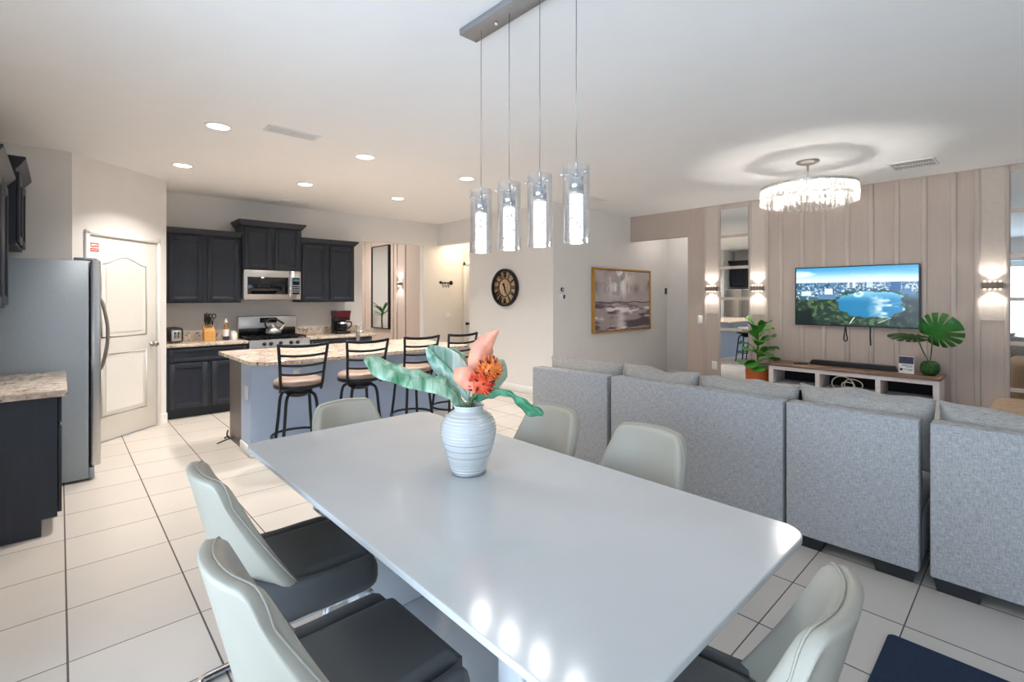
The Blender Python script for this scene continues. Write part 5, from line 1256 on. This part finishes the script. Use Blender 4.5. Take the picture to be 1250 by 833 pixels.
# pendant fixture
r = thing('pendant_light', 'grey bar pendant light with four lit glass cylinders above the table', 'pendant light', (1.5, 1.53, HC))
b = nb(); box(b, 1.445, 1.555, 1.10, 1.935, HC - 0.032, HC - 0.0005, 0.003, 1); cn = obj('canopy', b, M['grey_metal'], r, world=True)
for y in (1.72, 1.35):
    b = nb(); cyl(b, (1.5, y, HC - 0.032), 0.008, -0.014, 'z', 12); obj('fixing_screw', b, M['chrome'], cn, world=True)
PY = (1.832, 1.630, 1.437, 1.237)
for y in PY:
    b = nb(); cyl(b, (1.5, y, 1.905), 0.030, -0.06, 'z', 24); cyl(b, (1.5, y, 1.935), 0.006, -0.032, 'z', 12); cyl(b, (1.5, y, 1.99), 0.0035, -0.056, 'z', 10); lathe(b, [(0.031, 1.845), (0.031, 1.838), (0.012, 1.836)], (1.5, y, 0), 20)
    for a in (0.3, 0.3 + 2 * PI / 3, 0.3 + 4 * PI / 3):
        c, s = math.cos(a), math.sin(a); tube(b, [(1.5 + c * 0.004, y + s * 0.004, 1.915), (1.5 + c * 0.058, y + s * 0.058, 1.915)], 0.003, 8); ball(b, (1.5 + c * 0.058, y + s * 0.058, 1.915), 0.006, u=10, v=8)
    sk = obj('socket', b, M['chrome'], r, world=True)
    b = nb(); tube(b, [(1.5, y, 1.985), (1.5, y, HC - 0.032)], 0.0016, 6); obj('cable', b, M['nickel'], sk, world=True)
    b = nb(); lathe(b, [(0.052, 1.645), (0.0525, 1.95), (0.0495, 1.95), (0.049, 1.652), (0.052, 1.645)], (1.5, y, 0), 40, cap=False); obj('glass_shade', b, M['glass'], sk, world=True)
    b = nb(); lathe(b, [(0.0, 1.662), (0.026, 1.662), (0.0275, 1.67), (0.0275, 1.835), (0.0, 1.838)], (1.5, y, 0), 28, cap=False); obj('lit_crystal_rod', b, M['bubble_lit'], sk, world=True)
    b = nb(); rn = random.Random(int(y * 1000))
    for k in range(46):
        a = rn.uniform(0, 2 * PI); z = rn.uniform(1.675, 1.80); q = rn.uniform(0.0015, 0.0035)
        ball(b, (1.5 + 0.0275 * math.cos(a), y + 0.0275 * math.sin(a), z), q, u=8, v=6)
    obj('air_bubbles', b, M['bubble'], sk, world=True)
    add_light('pendant_lamp', 'POINT', (1.5, y, 1.63), 1.0, (0.97, 0.98, 1.0), shadow_soft_size=0.03)

# chandelier
QX, QY, QR, QZ = 5.35, 1.505, 0.41, 2.51
r = thing('crystal_chandelier', 'round lit crystal drum chandelier hanging before the television wall', 'chandelier', (QX, QY, HC))
b = nb(); lathe(b, [(0.10, HC - 0.0005), (0.10, HC - 0.012), (0.06, HC - 0.03), (0.02, HC - 0.036)], (QX, QY, 0), 32); obj('canopy', b, M['nickel'], r, world=True)
b = nb(); lathe(b, [(0.0, QZ - 0.012), (0.27, QZ - 0.012), (0.27, QZ - 0.006), (0.0, QZ - 0.006)], (QX, QY, 0), 48, cap=False); obj('added_dimming_plate', b, M['frosted'], r, world=True)  # added plate, cuts the bulbs' light on the ceiling above
b = nb(); cyl(b, (QX, QY, QZ - 0.01), 0.011, HC - QZ - 0.02, 'z', 14); lathe(b, [(0.0, QZ - 0.03), (0.03, QZ - 0.02), (0.03, QZ), (0.012, QZ + 0.01)], (QX, QY, 0), 20); obj('rod', b, M['chrome'], r, world=True)
b = nb()
lathe(b, [(QR - 0.012, QZ - 0.015), (QR + 0.006, QZ - 0.015), (QR + 0.006, QZ + 0.006), (QR - 0.012, QZ + 0.006), (QR - 0.012, QZ - 0.015)], (QX, QY, 0), 72, cap=False)
lathe(b, [(0.28, QZ - 0.10), (0.292, QZ - 0.10), (0.292, QZ - 0.088), (0.28, QZ - 0.088), (0.28, QZ - 0.10)], (QX, QY, 0), 56, cap=False)
for k in range(3):
    a = k * 2 * PI / 3 + 0.4; c, s = math.cos(a), math.sin(a); tube(b, [(QX, QY, QZ), (QX + c * (QR - 0.006), QY + s * (QR - 0.006), QZ - 0.004)], 0.006, 8); tube(b, [(QX + c * 0.286, QY + s * 0.286, QZ), (QX + c * 0.286, QY + s * 0.286, QZ - 0.09)], 0.004, 8)
obj('ring_frame', b, M['chrome'], r, world=True)
first = {}
for n, rad, zt, ln, wd in ((64, QR - 0.004, QZ - 0.016, 0.152, 0.0135), (36, 0.286, QZ - 0.10, 0.105, 0.014)):
    proto = None
    for k in range(n):
        a = 2 * PI * k / n
        if proto is None:
            b = nb(); prism(b, [(-wd, 0.004), (0, -0.012), (wd, 0.004), (0, 0.012)], -ln, -0.004, 'z'); 
            proto = obj('crystal', b, M['crystal'], r); o = proto
        else:
            o = proto.copy(); COL.objects.link(o); o.parent = r
        o.location = (rad * math.cos(a), rad * math.sin(a), zt - HC); o.rotation_euler = (0, 0, a + PI / 2)
for k in range(8):
    a = k * PI / 4; p = (QX + 0.2 * math.cos(a), QY + 0.2 * math.sin(a), QZ - 0.07)
    b = nb(); lathe(b, [(0.0, 0.03), (0.012, 0.022), (0.015, 0.0), (0.01, -0.018), (0, -0.022)], p, 14); bl = obj('bulb', b, M['bulb'], r, world=True)
    b = nb(); lathe(b, [(0.012, 0.024), (0.012, 0.05)], p, 12); tube(b, [(p[0], p[1], p[2] + 0.05), (QX + 0.02 * math.cos(a), QY + 0.02 * math.sin(a), QZ - 0.012)], 0.004, 6); obj('bulb_holder', b, M['chrome'], bl, world=True)
    add_light('chandelier_lamp', 'POINT', (p[0], p[1], p[2]), 26.0, (1.0, 0.95, 0.88), shadow_soft_size=0.016)

# ------------------------------------------------------------------ light
w = bpy.data.worlds.new('sky_world'); scene.world = w; w.use_nodes = True
bg = w.node_tree.nodes['Background']
sky = w.node_tree.nodes.new('ShaderNodeTexSky'); sky.sky_type = 'HOSEK_WILKIE'; sky.turbidity = 4; sky.ground_albedo = 0.5
sky.sun_direction = Vector((-0.4, 0.55, 0.75)).normalized()
w.node_tree.links.new(sky.outputs[0], bg.inputs['Color']); bg.inputs['Strength'].default_value = 1.0
DAY = (0.64, 0.81, 1.0)
add_light('daylight_rear', 'AREA', (3.0, YR - 0.78, 0.85), 900, DAY, (-PI / 2 - 0.62, 0, 0), shape='RECTANGLE', size=5.1, size_y=2.1)
add_light('daylight_left', 'AREA', (XL - 0.46, 0.6, 1.15), 56, DAY, (0, -PI / 2 - 0.30, 0), shape='RECTANGLE', size=2.0, size_y=3.5)
add_light('hall_lamp', 'POINT', (5.33, 6.9, 2.45), 4, (1.0, 0.86, 0.66), shadow_soft_size=0.1)
add_light('passage_lamp', 'POINT', (7.6, 4.0, 2.5), 1.6, (1.0, 0.93, 0.85), shadow_soft_size=0.1)
add_light('foyer_lamp', 'AREA', (3.7, 9.2, HC - 0.02), 17, (1.0, 0.95, 0.9), (0, 0, 0), shape='DISK', size=0.6)

# ------------------------------------------------------------------ camera
F = 593.1
cam = bpy.data.cameras.new('camera'); cam.sensor_fit = 'HORIZONTAL'; cam.sensor_width = 36.0; cam.lens = F / 1250 * 36.0
cam.shift_y = -(416.5 - 362.6) / 1250.0; cam.clip_start = 0.02
co = bpy.data.objects.new('camera', cam); COL.objects.link(co)
co.location = (0, 0, 1.43); co.rotation_euler = (PI / 2, 0, -0.74973)
scene.camera = co

vs = scene.view_settings
vs.view_transform = 'Standard'; vs.look = 'None'; vs.gamma = 1.0; vs.use_curve_mapping = False; vs.exposure = 1.45
cy = scene.cycles
cy.max_bounces = 12; cy.diffuse_bounces = 6; cy.glossy_bounces = 6; cy.transparent_max_bounces = 24; cy.transmission_bounces = 6
cy.sample_clamp_indirect = 6.0; cy.caustics_reflective = False; cy.caustics_refractive = False
cy.use_denoising = True
